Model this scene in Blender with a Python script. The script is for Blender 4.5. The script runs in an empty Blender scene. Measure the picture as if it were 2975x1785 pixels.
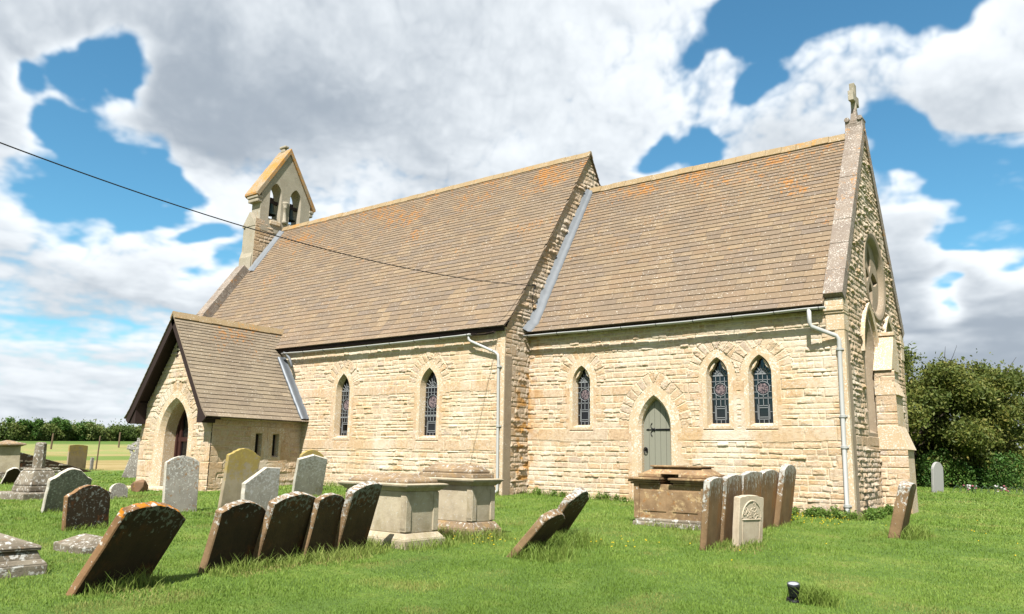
import bpy, bmesh, math, random
import numpy as np
from mathutils import Vector, Matrix
R = math.radians
random.seed(7)
scn = bpy.context.scene
col = scn.collection
PI = math.pi

# ------------------------------------------------------------------ helpers
def lin(r, g, b):
    f = lambda v: (v/255/12.92) if v/255 <= .04045 else ((v/255+.055)/1.055)**2.4
    return (.57*f(r), .57*f(g), .57*f(b), 1.0)      # measured on sunlit surfaces, taken down to base colours

def tag(o, label=None, cat=None, group=None, kind=None):
    if label: o['label'] = label
    if cat: o['category'] = cat
    if group: o['group'] = group
    if kind: o['kind'] = kind
    return o

def empty(name, loc=(0, 0, 0), rz=0):
    o = bpy.data.objects.new(name, None); col.objects.link(o)
    o.location = loc; o.rotation_euler = (0, 0, rz); o.empty_display_size = .2
    return o

def link_mesh(name, me, mat=None, parent=None, smooth=False):
    o = bpy.data.objects.new(name, me); col.objects.link(o)
    for m in (mat if isinstance(mat, (list, tuple)) else [mat]):
        if m: me.materials.append(m)
    if parent: o.parent = parent
    if smooth:
        me.polygons.foreach_set('use_smooth', [True]*len(me.polygons))
    return o

class MB:
    """collects polygons and links them as one mesh object"""
    def __init__(s): s.v = []; s.f = []; s.mi = []; s.m = 0
    def add(s, vs, fs):
        b = len(s.v); s.v += [tuple(p) for p in vs]
        s.f += [tuple(b+i for i in q) for q in fs]; s.mi += [s.m]*len(fs)
    def hexa(s, p):   # 8 points: bottom 4 (ccw from above), top 4
        s.add(p, [(3, 2, 1, 0), (4, 5, 6, 7), (0, 1, 5, 4), (1, 2, 6, 5), (2, 3, 7, 6), (3, 0, 4, 7)])
    def box(s, x0, x1, y0, y1, z0, z1):
        s.hexa([(x0, y0, z0), (x1, y0, z0), (x1, y1, z0), (x0, y1, z0), (x0, y0, z1), (x1, y0, z1), (x1, y1, z1), (x0, y1, z1)])
    def frustum(s, cx, cy, z0, z1, ax, ay, bx, by):
        s.hexa([(cx-ax, cy-ay, z0), (cx+ax, cy-ay, z0), (cx+ax, cy+ay, z0), (cx-ax, cy+ay, z0),
                (cx-bx, cy-by, z1), (cx+bx, cy-by, z1), (cx+bx, cy+by, z1), (cx-bx, cy+by, z1)])
    def prism(s, pts, fn, a, b):   # 2-D outline extruded between depths a and b; fn(u,v,d) -> xyz
        n = len(pts)
        vs = [fn(u, v, a) for u, v in pts]+[fn(u, v, b) for u, v in pts]
        s.add(vs, [tuple(range(n))[::-1], tuple(range(n, 2*n))]+[(i, (i+1) % n, n+(i+1) % n, n+i) for i in range(n)])
    def loops(s, rings, closed=True, cap0=False, cap1=False):
        n = len(rings[0]); vs = [p for r in rings for p in r]; fs = []
        for k in range(len(rings)-1):
            for i in range(n if closed else n-1):
                j = (i+1) % n
                fs.append((k*n+i, k*n+j, (k+1)*n+j, (k+1)*n+i))
        if cap0: fs.append(tuple(range(n))[::-1])
        if cap1: fs.append(tuple(range((len(rings)-1)*n, len(rings)*n)))
        s.add(vs, fs)
    def tube(s, pts, r, n=8, caps=True):
        pts = [Vector(p) for p in pts]; rings = []; up = Vector((0, 0, 1)); prev = None
        for i, p in enumerate(pts):
            d = (pts[min(i+1, len(pts)-1)]-pts[max(i-1, 0)]).normalized()
            a = prev if prev is not None else (up if abs(d.z) < .9 else Vector((1, 0, 0)))
            e = d.cross(a).normalized() if d.cross(a).length > 1e-5 else d.orthogonal().normalized()
            g = e.cross(d).normalized(); prev = g
            rr = r[i] if isinstance(r, (list, tuple)) else r
            rings.append([p+e*math.cos(t)*rr+g*math.sin(t)*rr for t in [2*PI*k/n for k in range(n)]])
        s.loops(rings, True, caps, caps)
    def lathe(s, prof, c=(0, 0, 0), n=16, ax=None):
        rings = []
        for r, z in prof:
            ring = []
            for k in range(n):
                t = 2*PI*k/n
                p = (c[0]+r*math.cos(t), c[1]+r*math.sin(t), c[2]+z) if ax is None else ax(r*math.cos(t), r*math.sin(t), z)
                ring.append(p)
            rings.append(ring)
        s.loops(rings, True, True, True)
    def build(s, name, mat=None, parent=None, smooth=False, bevel=0, auto=False):
        me = bpy.data.meshes.new(name); me.from_pydata(s.v, [], s.f)
        o = link_mesh(name, me, mat, parent, smooth)
        if s.m or any(s.mi): me.polygons.foreach_set('material_index', s.mi)
        bm = bmesh.new(); bm.from_mesh(me); bmesh.ops.recalc_face_normals(bm, faces=bm.faces); bm.to_mesh(me); bm.free()
        if bevel:
            m = o.modifiers.new('bevel', 'BEVEL'); m.width = bevel; m.segments = 2; m.limit_method = 'ANGLE'; m.angle_limit = R(25)
        return o

def plate(name, outer, holes, fn, d0, d1, mat, parent, bevel=0):
    """flat slab with holes: fn(u,v,d)->xyz, front at d0, back at d1"""
    bm = bmesh.new(); edges = []; loops = []
    for lp in [outer]+holes:
        vs = [bm.verts.new((u, v, 0)) for u, v in lp]; loops.append(vs)
        edges += [bm.edges.new((vs[i], vs[(i+1) % len(vs)])) for i in range(len(vs))]
    bmesh.ops.triangle_fill(bm, use_beauty=True, edges=edges)
    vv = list(bm.verts); bm.verts.index_update(); n = len(vv)
    pos = [(v.co.x, v.co.y) for v in vv]
    tris = [tuple(l.index for l in f.verts) for f in bm.faces]
    lidx = [[v.index for v in vs] for vs in loops]
    bm.free()
    m = MB()
    vs = [fn(u, v, d0) for u, v in pos]+[fn(u, v, d1) for u, v in pos]
    fs = [t for t in tris]+[tuple(n+i for i in t[::-1]) for t in tris]
    for lp in lidx:
        k = len(lp); fs += [(lp[i], lp[(i+1) % k], n+lp[(i+1) % k], n+lp[i]) for i in range(k)]
    m.add(vs, fs)
    return m.build(name, mat, parent)

def mesh_np(name, V, F, mat, parent=None, color=None, smooth=False):
    V = np.asarray(V, np.float32); F = np.asarray(F, np.int32); k = F.shape[1]
    me = bpy.data.meshes.new(name)
    me.vertices.add(len(V)); me.vertices.foreach_set('co', V.ravel())
    me.loops.add(F.size); me.loops.foreach_set('vertex_index', F.ravel())
    me.polygons.add(len(F)); me.polygons.foreach_set('loop_start', np.arange(len(F), dtype=np.int32)*k)
    me.polygons.foreach_set('loop_total', np.full(len(F), k, np.int32))
    me.update(calc_edges=True); me.validate()
    if not smooth: me.polygons.foreach_set('use_smooth', np.zeros(len(me.polygons), bool))
    if color is not None:
        a = me.color_attributes.new('Col', 'FLOAT_COLOR', 'POINT')
        c = np.ones((len(V), 4), np.float32); c[:, :color.shape[1]] = color
        a.data.foreach_set('color', c.ravel())
    return link_mesh(name, me, mat, parent, smooth)

def vnoise(x, y, seed):
    t = np.random.RandomState(seed).rand(128, 128)
    xi = np.floor(x).astype(int); yi = np.floor(y).astype(int); fx = x-xi; fy = y-yi
    fx = fx*fx*(3-2*fx); fy = fy*fy*(3-2*fy)
    g = lambda i, j: t[i % 128, j % 128]
    return (g(xi, yi)*(1-fx)+g(xi+1, yi)*fx)*(1-fy)+(g(xi, yi+1)*(1-fx)+g(xi+1, yi+1)*fx)*fy
def sstep(a, b, x):
    t = np.clip((x-a)/(b-a), 0, 1); return t*t*(3-2*t)

def gh(x, y):
    """height of the ground"""
    x = np.asarray(x, float); y = np.asarray(y, float)
    z = .08-.55*(1-np.exp(np.minimum(y, 0)/10))+.018*np.clip(y, 0, 40)+.03*np.clip(y-38, 0, 160)
    z = z-.022*np.clip(x, 0, 14)
    t = np.clip(-x-19, 0, 48); z = z+.041*(t*t/(t+4))
    return z
def G(x, y): return float(gh(x, y))

# ------------------------------------------------------------------ materials
class NT:
    def __init__(s, name):
        s.m = bpy.data.materials.new(name); s.m.use_nodes = True; s.t = s.m.node_tree
        s.b = s.t.nodes['Principled BSDF']; s.b.inputs['Roughness'].default_value = .9
        s.b.inputs['Specular IOR Level'].default_value = .25
    def n(s, ty, **kw):
        nd = s.t.nodes.new(ty)
        for k, v in kw.items():
            if k in nd.inputs and not hasattr(nd, k): nd.inputs[k].default_value = v
            else:
                try: setattr(nd, k, v)
                except Exception: nd.inputs[k].default_value = v
        return nd
    def l(s, a, b): s.t.links.new(a, b)
    def coord(s): return s.n('ShaderNodeTexCoord').outputs['Object']
    def noise(s, scale, detail=6, rough=.6, vec=None, stretch=None, dist=0):
        nd = s.n('ShaderNodeTexNoise'); nd.inputs['Scale'].default_value = scale
        nd.inputs['Detail'].default_value = detail; nd.inputs['Roughness'].default_value = rough; nd.inputs['Distortion'].default_value = dist
        v = vec or s.coord()
        if stretch:
            mp = s.n('ShaderNodeMapping'); mp.inputs['Scale'].default_value = stretch; s.l(v, mp.inputs[0]); v = mp.outputs[0]
        s.l(v, nd.inputs['Vector']); return nd.outputs['Fac']
    def ramp(s, fac, stops):
        r = s.n('ShaderNodeValToRGB'); e = r.color_ramp.elements
        while len(e) < len(stops): e.new(.5)
        for i, (p, c) in enumerate(stops): e[i].position = p; e[i].color = c if len(c) == 4 else (*c, 1)
        s.l(fac, r.inputs[0]); return r.outputs[0]
    def rng(s, fac, a, b, lo=0, hi=1):
        r = s.n('ShaderNodeMapRange'); r.inputs[1].default_value = a; r.inputs[2].default_value = b
        r.inputs[3].default_value = lo; r.inputs[4].default_value = hi; r.interpolation_type = 'SMOOTHSTEP'
        s.l(fac, r.inputs[0]); return r.outputs[0]
    def mix(s, fac, a, b, mode='MIX'):
        x = s.n('ShaderNodeMix'); x.data_type = 'RGBA'; x.blend_type = mode
        for sock, val in ((x.inputs[0], fac), (x.inputs[6], a), (x.inputs[7], b)):
            if isinstance(val, (int, float)): sock.default_value = val
            elif isinstance(val, tuple): sock.default_value = val
            else: s.l(val, sock)
        return x.outputs[2]
    def math(s, op, a, b=0.0):
        x = s.n('ShaderNodeMath'); x.operation = op
        for sock, val in ((x.inputs[0], a), (x.inputs[1], b)):
            if isinstance(val, (int, float)): sock.default_value = val
            else: s.l(val, sock)
        return x.outputs[0]
    def bump(s, h, strength=.4, dist=.02):
        b = s.n('ShaderNodeBump'); b.inputs['Strength'].default_value = strength; b.inputs['Distance'].default_value = dist
        s.l(h, b.inputs['Height']); s.l(b.outputs[0], s.b.inputs['Normal'])
    def out(s, c): s.l(c, s.b.inputs['Base Color']); return s.m
    def attr(s, name='Col'):
        a = s.n('ShaderNodeVertexColor'); a.layer_name = name
        p = s.n('ShaderNodeSeparateColor'); s.l(a.outputs[0], p.inputs[0]); return p.outputs

def mat_rubble(name, tones, mortar, grey=0.0, ochre=.12):
    k = NT(name); r, mo, li = k.attr()[:3]
    c = k.ramp(r, [(i/(len(tones)-1), t) for i, t in enumerate(tones)])
    c = k.mix(k.rng(k.noise(14, 6, .7), .35, .75), c, k.mix(1, c, (.62, .56, .5, 1), 'MULTIPLY'))
    c = k.mix(k.rng(k.noise(.45, 6, .7), .42, .62, 0, .42), c, lin(210, 172, 118))                        # honey coloured beds
    c = k.mix(k.math('MULTIPLY', k.rng(k.noise(1.1, 4, .65), .55, .68), ochre*4), c, lin(196, 148, 84))     # ochre ironstone bleed
    c = k.mix(k.math('MULTIPLY', k.rng(k.noise(.55, 5, .7), .5, .68), .75), c, lin(236, 224, 204))       # lime bloom
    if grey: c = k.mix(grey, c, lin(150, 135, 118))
    fl = k.math('ADD', k.noise(24, 5, .75), k.math('MULTIPLY', k.noise(.8, 3), .3))
    c = k.mix(k.rng(fl, .7, .8, 0, .8), c, lin(230, 222, 210))                         # lichen flecks
    c = k.mix(k.math('MULTIPLY', mo, .85), c, mortar)
    c = k.mix(li, c, lin(184, 132, 52))
    c = k.mix(k.rng(k.noise(30, 6, .8), .62, .74, 0, .45), c, lin(128, 106, 80))
    k.bump(k.noise(36, 9, .75), .7, .025)
    return k.out(c)

def mat_ashlar(name, base, dark, fleck=.66, fleckc=(222, 216, 204), orange=.0, scale=1.0, stain=.5, bump=.35, ot=.6):
    k = NT(name)
    c = k.mix(k.math('MULTIPLY', k.rng(k.noise(1.7*scale, 7, .65), .35, .7), stain), base, dark)
    c = k.mix(k.rng(k.noise(9*scale, 6, .7), .45, .8, 0, .4), c, dark)
    f = k.noise(26*scale, 5, .7); g = k.noise(2.3*scale, 3)
    c = k.mix(k.rng(k.math('ADD', f, k.math('MULTIPLY', g, .25)), fleck+.1, fleck+.2, 0, .85), c, lin(*fleckc))
    if orange:
        c = k.mix(k.math('MULTIPLY', k.rng(k.math('ADD', k.math('MULTIPLY', k.noise(11*scale, 5, .7), .5), k.math('MULTIPLY', k.noise(.9*scale, 3), .5)), ot-.02, ot+.05), orange), c, lin(196, 134, 46))
    k.bump(k.noise(30*scale, 9, .72), bump, .02)
    return k.out(c)

def mat_plain(name, c, rough=.6, metal=0.0, var=.25, scale=6):
    k = NT(name); k.b.inputs['Roughness'].default_value = rough; k.b.inputs['Metallic'].default_value = metal
    d = tuple(v*(1-var) for v in c[:3])+(1,)
    return k.out(k.mix(k.noise(scale, 5, .65), c, d))

def mat_slate(name, tones, orange, ot, white=.75):
    k = NT(name); r, hgt, e = k.attr()[:3]
    c = k.ramp(r, [(i/(len(tones)-1), t) for i, t in enumerate(tones)])
    c = k.mix(k.rng(k.noise(.7, 4, .6), .4, .65, 0, .5), c, lin(132, 117, 100))
    c = k.mix(k.rng(k.noise(16, 6, .75), .45, .75, 0, .5), c, lin(116, 98, 80))
    c = k.mix(k.rng(k.math('ADD', k.noise(22, 3, .6), k.math('MULTIPLY', k.noise(1.2, 3), .12)), .68, .75, 0, white), c, lin(222, 214, 200))
    big = k.math('ADD', k.math('MULTIPLY', k.noise(.6, 3, .6), .42), k.math('MULTIPLY', k.noise(7, 6, .75), .58))
    o = k.rng(k.math('ADD', big, k.math('MULTIPLY', hgt, .17)), ot, ot+.06, 0, orange)
    c = k.mix(o, c, lin(182, 122, 52))
    k.bump(k.noise(28, 8, .7), .45, .02)
    return k.out(c)

STONE = [lin(226, 199, 166), lin(233, 211, 184), lin(216, 190, 160), lin(240, 223, 200), lin(220, 186, 146), lin(229, 206, 178), lin(206, 186, 166), lin(236, 216, 190)]
M = {}
M['rubble'] = mat_rubble('rubble stone', STONE, lin(238, 220, 190), 0, .11)
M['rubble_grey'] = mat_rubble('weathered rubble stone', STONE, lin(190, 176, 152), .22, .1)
M['porch_rubble'] = mat_rubble('porch rubble stone', STONE, lin(214, 196, 160), .06, .06)
M['dressed'] = mat_ashlar('dressed limestone', lin(216, 192, 158), lin(202, 174, 136), .54, (244, 238, 226), stain=.65, bump=.3)
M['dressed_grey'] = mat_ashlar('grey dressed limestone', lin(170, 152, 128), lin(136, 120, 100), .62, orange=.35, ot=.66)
M['coping'] = mat_ashlar('lichened coping', lin(148, 134, 120), lin(118, 106, 98), .57, (232, 224, 212), orange=.75, ot=.575, scale=1.3)
M['bell_stone'] = mat_ashlar('bellcote limestone', lin(184, 174, 154), lin(152, 142, 122), .6, orange=.5, ot=.62)
M['bell_roof'] = mat_ashlar('orange lichened bellcote slabs', lin(170, 152, 124), lin(140, 120, 92), .6, (228, 220, 206), orange=.8, ot=.5, scale=1.4)
M['slate'] = mat_slate('stone slates', [lin(135, 116, 95), lin(147, 127, 101), lin(126, 110, 93), lin(155, 134, 107), lin(140, 118, 93), lin(145, 124, 101), lin(129, 115, 101)], .8, .672)
M['slate_porch'] = mat_slate('mossy stone slates', [lin(148, 134, 112), lin(158, 143, 120), lin(138, 125, 106), lin(164, 148, 124)], .75, .69)
M['ridge'] = mat_ashlar('ridge stone', lin(166, 144, 110), lin(146, 122, 84), .6, orange=.65, ot=.57)
M['lead'] = mat_plain('lead flashing', lin(136, 141, 146), .65, .1, .45, 5)
M['lead_dark'] = mat_plain('old lead', lin(120, 126, 132), .5, .3, .3, 4)
M['plastic'] = mat_plain('grey plastic gutter', lin(196, 196, 192), .5, 0, .15, 3)
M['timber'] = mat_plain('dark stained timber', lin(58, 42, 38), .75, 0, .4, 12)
M['door_paint'] = mat_plain('sage door paint', lin(150, 149, 133), .55, 0, .1, 5)
M['door_brown'] = mat_plain('brown door timber', lin(74, 44, 38), .55, 0, .3, 9)
M['iron'] = mat_plain('black iron', lin(38, 38, 40), .5, .6, .3, 9)
M['came'] = mat_plain('lead cames', lin(158, 161, 163), .5, .1, .15, 9)
M['bronze'] = mat_plain('bell bronze', lin(70, 84, 76), .45, .7, .3, 9)
k = NT('leaded glass'); k.b.inputs['Roughness'].default_value = .08; k.b.inputs['Specular IOR Level'].default_value = .5
M['glass'] = k.out(k.mix(k.noise(3, 2), lin(16, 17, 18), lin(26, 28, 30)))
k = NT('painted roundel glass'); k.b.inputs['Roughness'].default_value = .4
M['roundel'] = k.out(k.mix(k.rng(k.noise(26, 3, .6), .42, .58), lin(52, 48, 56), lin(150, 132, 132)))
# ------------------------------------------------------------------ masonry
def arch_d(x, t, hw, spring, rise, sill):
    if rise < hw: return np.maximum(np.maximum(np.abs(x)-hw, t-spring-rise), np.where(t < sill, sill-t, -9))
    Rr = (hw*hw+rise*rise)/(2*hw); c = Rr-hw; ax = np.abs(x)
    lo = ax-hw; hi = np.hypot(ax+c, np.maximum(t-spring, 0))-Rr
    d = np.where(t < spring, lo, hi)
    return np.maximum(d, np.where(t < sill, sill-t, -9))

def make_courses(t0, t1, rs, lo, hi, bands=()):
    b = [t0]; kind = []
    bands = sorted(bands)
    while b[-1] < t1:
        nb = [q for q in bands if abs(q[0]-b[-1]) < 1e-6]
        if nb: b.append(nb[0][1]); kind.append(1); continue
        nx = [q for q in bands if q[0] > b[-1]]
        h = rs.uniform(lo, hi)
        if nx and b[-1]+h > nx[0][0]-lo*.6: h = nx[0][0]-b[-1]
        b.append(b[-1]+h); kind.append(0)
    return np.array(b), kind

def rubble_wall(name, fn, s0, s1, t0, t1, res, seed, mat, parent, openings=(), bands=(), inside=None, quoin=(1, 1), hs=(.09, .17), bulge=(.004, .03), lichen=None, ls=(.16, .46)):
    """rock-faced coursed wall as one displaced mesh; fn(s,t,n)->xyz arrays"""
    rs = np.random.RandomState(seed)
    nu = int(round((s1-s0)/res)); nv = int(round((t1-t0)/res))
    S, T = np.meshgrid(np.linspace(s0, s1, nu+1), np.linspace(t0, t1, nv+1))
    S = S.ravel(); T = T.ravel()
    Sw = S+(vnoise(S*3, T*3, seed+1)-.5)*.05; Tw = T+(vnoise(S*1.7+9, T*2, seed+2)-.5)*.024+(vnoise(S*9, T*4, seed+12)-.5)*.012
    B, kind = make_courses(t0-.2, t1+.2, rs, hs[0], hs[1], bands)
    ci = np.clip(np.searchsorted(B, Tw)-1, 0, len(kind)-1)
    N = len(S); edge = np.zeros(N); rnd = np.zeros(N); bl = np.zeros(N); smo = np.zeros(N); frac = np.zeros(N)
    for c in range(len(kind)):
        m = np.where(ci == c)[0]
        if not len(m): continue
        a, b = B[c], B[c+1]; j = [s0-.3]
        while j[-1] < s1+.3: j.append(j[-1]+(rs.uniform(*ls) if kind[c] == 0 else rs.uniform(.45, .95)))
        j = np.array(j)
        q = (c//2) % 2
        if quoin[0]: j[(j > s0+.02) & (j < s0+.3+.2*q)] = s0+.3+.2*q
        if quoin[1]: j[(j < s1-.02) & (j > s1-.3-.2*q)] = s1-.3-.2*q
        j = np.unique(j)
        ji = np.clip(np.searchsorted(j, Sw[m])-1, 0, len(j)-2)
        ds = np.minimum(Sw[m]-j[ji], j[ji+1]-Sw[m]); dt = np.minimum(Tw[m]-a, b-Tw[m])
        edge[m] = np.minimum(ds, dt); frac[m] = (Tw[m]-a)/(b-a)
        rr = rs.rand(len(j)); bb = np.where(rs.rand(len(j)) < .3, rs.uniform(bulge[1]*.6, bulge[1], len(j)), rs.uniform(bulge[0], bulge[1]*.4, len(j))); fl = (rs.rand(len(j)) < .1)*1.0
        rnd[m] = rr[ji]; bl[m] = bb[ji]*(1-.6*fl[ji]); smo[m] = kind[c]
        if quoin[0]: smo[m] = np.maximum(smo[m], (S[m] < s0+.3+.2*q))
        if quoin[1]: smo[m] = np.maximum(smo[m], (S[m] > s1-.3-.2*q))
        for o in openings:                       # long and short jamb blocks
            ext = o['sur']+rs.choice([.0, .12, .22, .28])
            x = np.abs(S[m]-o['cx'])-o['hw']
            w = (x < ext) & (T[m] < o['spring']+.1) & (T[m] > o['sill']-.42)
            edge[m] = np.where(w, np.minimum(np.abs(ext-x), dt), edge[m]); smo[m] = np.where(w, 1, smo[m])
    hole = np.full(N, 9.0)
    for o in openings:
        d = arch_d(S-o['cx'], T, o['hw'], o['spring'], o['rise'], o['sill']); lowj = min(o['sur'], o.get('jamb', .12))
        hole = np.minimum(hole, d-np.where(T < o['spring']-.2, lowj*.5, o['sur']*.6))
        if o.get('vous', 1):
            Rr = (o['hw']**2+o['rise']**2)/(2*o['hw']); c = Rr-o['hw']; x = S-o['cx']
            d2 = d+(vnoise(S*5, T*5, seed+5)-.5)*.05
            w = (d2 > o['sur']-.01) & (d2 < o['sur']+.3) & (T > o['spring']+.06)
            ang = np.arctan2(T-o['spring'], np.abs(x)+c)*(Rr+o['sur']+.12)/o.get('vw', .17)
            ix = np.floor(ang); fr = ang-ix; vw = o.get('vw', .17)
            e2 = np.minimum(np.minimum(fr, 1-fr)*vw, np.minimum(d2-o['sur']+.03, o['sur']+.3-d2))
            key = (ix.astype(int)*2+(x > 0)) % 64
            r2 = rs.rand(64); b2 = rs.uniform(.004, .026, 64)
            edge = np.where(w, e2, edge); rnd = np.where(w, r2[key], rnd); bl = np.where(w, b2[key], bl); smo = np.where(w, 0, smo); frac = np.where(w, .35, frac)
        edge = np.where(d < o['sur']-.01, .03, edge); smo = np.where(d < o['sur']-.01, 1, smo)
    prof = sstep(.003, .02, edge)
    belly = .6+.6*np.exp(-((frac-.35)/.3)**2)
    n1 = vnoise(S*6+3, T*11, seed+3); n2 = vnoise(S*19, T*27+7, seed+4); n5 = vnoise(S*2.3, T*3.1, seed+7)
    n1 = np.abs(n1-.5)*1.6+.15                       # creased, split faces
    rough = prof*(.006+bl*belly*(.25+.8*n1+.5*n2)*(.45+.9*n5))
    flat = .02*sstep(.0, .014, edge)+.004*n2
    disp = np.where(smo > .5, flat, rough)
    disp += (vnoise(S*.5, T*.5, seed+8)-.5)*.02
    for o in openings:
        d = arch_d(S-o['cx'], T, o['hw'], o['spring'], o['rise'], o['sill'])
        disp = np.where(d < np.where(T < o['spring']-.16, min(o['sur'], o.get('jamb', .12)), o['sur'])-.02, -.02, disp)
    mort = (1-sstep(.004, .02, edge))*np.where(smo > .5, .45, 1)
    rnd = np.where(smo > .5, .62+.25*(rnd-.5), rnd)
    li = np.zeros(N) if lichen is None else lichen(S, T, vnoise(S*6, T*9, seed+6))
    X = np.stack(fn(S, T, disp), 1)
    q = (np.arange(nv)[:, None]*(nu+1)+np.arange(nu)[None, :]).ravel()
    F = np.stack([q, q+1, q+nu+2, q+nu+1], 1)
    keep = np.ones(len(F), bool)
    if openings: keep &= (hole[F].mean(1) > 0)
    if inside is not None:
        sc = S[F].mean(1); tc = T[F].mean(1); keep &= inside(sc, tc)
    F = F[keep]; u, inv = np.unique(F, return_inverse=True)
    return mesh_np(name, X[u], inv.reshape(F.shape), mat, parent, np.stack([rnd, mort, li], 1)[u])

def arch_pts(hw, spring, rise, off, sill, n=9):
    """closed outline, counter-clockwise from bottom right, offset outwards by off"""
    if rise < hw:                                # square head
        a, tp = hw+off, spring+rise+off
        return [(a, sill)]+[(a-a*2*i/(2*n), tp) for i in range(2*n+1)]+[(-a, sill)]
    Rr = (hw*hw+rise*rise)/(2*hw); c = Rr-hw; R2 = Rr+off
    a1 = math.acos(min(1, c/R2)); p = [(hw+off, sill)]
    for i in range(n+1):
        a = a1*i/n; p.append((R2*math.cos(a)-c, spring+R2*math.sin(a)))
    for i in range(n-1, -1, -1):
        a = a1*i/n; p.append((-(R2*math.cos(a)-c), spring+R2*math.sin(a)))
    p.append((-hw-off, sill))
    return p

def surround(name, o, fn, mat, parent, chamf=.09, depth=.17, back=.27, sillh=.07, sill_in=.07):
    cx = o['cx']; P = lambda pts, n: [fn(cx+u, v, n) for u, v in pts]
    js = min(o['sur'], o.get('jamb', .12)); sh = o['spring']-.16
    def ap(off, jo, sill):
        q = arch_pts(o['hw'], o['spring'], o['rise'], off, sill); a = o['hw']+jo
        return [(a, sill), (a, sh-.002), (o['hw']+off, sh)]+q[1:-1]+[(-o['hw']-off, sh), (-a, sh-.002), (-a, sill)]
    O2 = ap(o['sur'], js, o['sill']-sillh); O0 = ap(0, 0, o['sill']); O1 = ap(-chamf, -chamf, o['sill']+sill_in)
    m = MB(); m.loops([P(O2, -.05), P(O2, .012), P(O0, .016), P(O1, .02-depth), P(O1, -back)])
    return m.build(name, mat, parent), O1

def hw_at(o, chamf, t):
    hw, sp = o['hw'], o['spring']; Rr = (hw*hw+o['rise']**2)/(2*hw); c = Rr-hw; R2 = Rr-chamf
    if t <= sp: return hw-chamf
    q = R2*R2-(t-sp)**2
    return max(0, math.sqrt(q)-c) if q > 0 else 0

def lancet(o, fn, parent, cusp=False, chamf=.055):
    w, O1 = surround('window', o, fn, M['dressed'], parent, chamf, .2)
    cx = o['cx']; sill = o['sill']+.07; hw = o['hw']-chamf; dep = -.19
    m = MB(); n = len(O1); m.add([fn(cx+u, v, dep-.02) for u, v in O1], [tuple(range(n))]); m.build('glass', M['glass'], w)
    m = MB(); th = .0065
    def hbar(t, x0=-9, x1=9, r=th):
        h = hw_at(o, chamf, t); a, b = max(x0, -h), min(x1, h)
        if b > a: m.prism([(a, t-r), (b, t-r), (b, t+r), (a, t+r)], lambda u, v, d: fn(cx+u, v, d), dep-.01, dep+.006)
    def vbar(x, t0, t1, r=th):
        t = t1
        while t > t0 and hw_at(o, chamf, t) < abs(x)+r: t -= .02
        if t > t0: m.prism([(x-r, t0), (x+r, t0), (x+r, t), (x-r, t)], lambda u, v, d: fn(cx+u, v, d), dep-.01, dep+.006)
    spr = o['spring']+.02; cy = spr-.36 if cusp else sill+1.03
    xs = [-hw*.5, 0, hw*.5] if cusp else [-hw*.62, -hw*.2, hw*.22, hw*.64]
    rr = hw*.72
    def ring(r, c, a0=0, a1=2*PI, k=20, w_=.009):
        pts = [fn(cx+r*math.cos(a0+(a1-a0)*i/k), c+r*math.sin(a0+(a1-a0)*i/k), dep) for i in range(k+1)]
        m.tube(pts, w_, 5, False)
    hbar(spr, r=.016); hbar(sill+.62, r=.016)
    step = .15; t = spr-step
    while t > sill+.5:
        if abs(t-cy) < rr: hbar(t, x1=-math.sqrt(rr*rr-(t-cy)**2)); hbar(t, x0=math.sqrt(rr*rr-(t-cy)**2))
        else: hbar(t)
        t -= step
    for x in xs:
        e = math.sqrt(max(0, rr*rr-x*x)); vbar(x, sill+.42, cy-e); vbar(x, cy+e, spr); vbar(x, sill, sill+.1)
    ring(rr, cy)
    bw = hw*.62
    for a, b in ((-bw, -bw*.82), (bw*.82, bw)): vbar(a, sill+.1, sill+.46); vbar(b, sill+.1, sill+.46)
    for t in (sill+.1, sill+.15, sill+.38, sill+.43): hbar(t, -bw, bw, .008)
    hbar(sill+.28, x1=-bw); hbar(sill+.28, x0=bw)
    ring(hw*.55, spr, 0, PI, 12); ring(hw*.18, spr, 0, PI, 8)
    for k_ in range(1, 7):
        a = PI*k_/7; r0, r1 = hw*.18, hw*1.0
        while r1 > r0 and hw_at(o, chamf, spr+r1*math.sin(a)) < abs(r1*math.cos(a))+.02: r1 -= .01
        m.tube([fn(cx+r*math.cos(a), spr+r*math.sin(a), dep) for r in (r0, r1)], .008, 5, False)
    m.build('leading', M['came'], w)
    m = MB(); k_ = 24; m.add([fn(cx+rr*.8*math.cos(2*PI*i/k_), cy+rr*.8*math.sin(2*PI*i/k_), dep-.012) for i in range(k_)], [tuple(range(k_))])
    m.build('roundel', M['roundel'], w)
    if cusp:                                     # trefoil cusps in the head
        m = MB(); rise = o['rise']
        for sg in (-1, 1):
            t0 = o['spring']+.1; out = []; N_ = 6
            for i in range(N_+1):
                t = t0+i/N_*(rise-.17); out.append((hw_at(o, chamf, t)+.015, t))
            inn = [(hw*.62, t0+.09), (hw*.44, t0+.17), (hw*.36, t0+.2), (hw*.36, t0+.26)]
            pts = [(sg*a, b) for a, b in out[::-1]+inn]
            m.prism(pts, lambda u, v, d: fn(cx+u, v, d), dep-.02, -.06)
        m.build('cusp', M['dressed'], w)
    return w

# ------------------------------------------------------------------ the church
church = empty('church')
tag(church, 'cream stone country church with bellcote, porch and stone slate roofs', 'church')
AX = 4.65                      # y of the ridges
Sn = lambda s, t, n: (s, 0-n, t)
DY = 1.19
Sc = lambda s, t, n: (s, DY-n, t)
Ef = lambda s, t, n: (9.0+n, s, t)
En = lambda s, t, n: (0.0+n, s, t)

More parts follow.
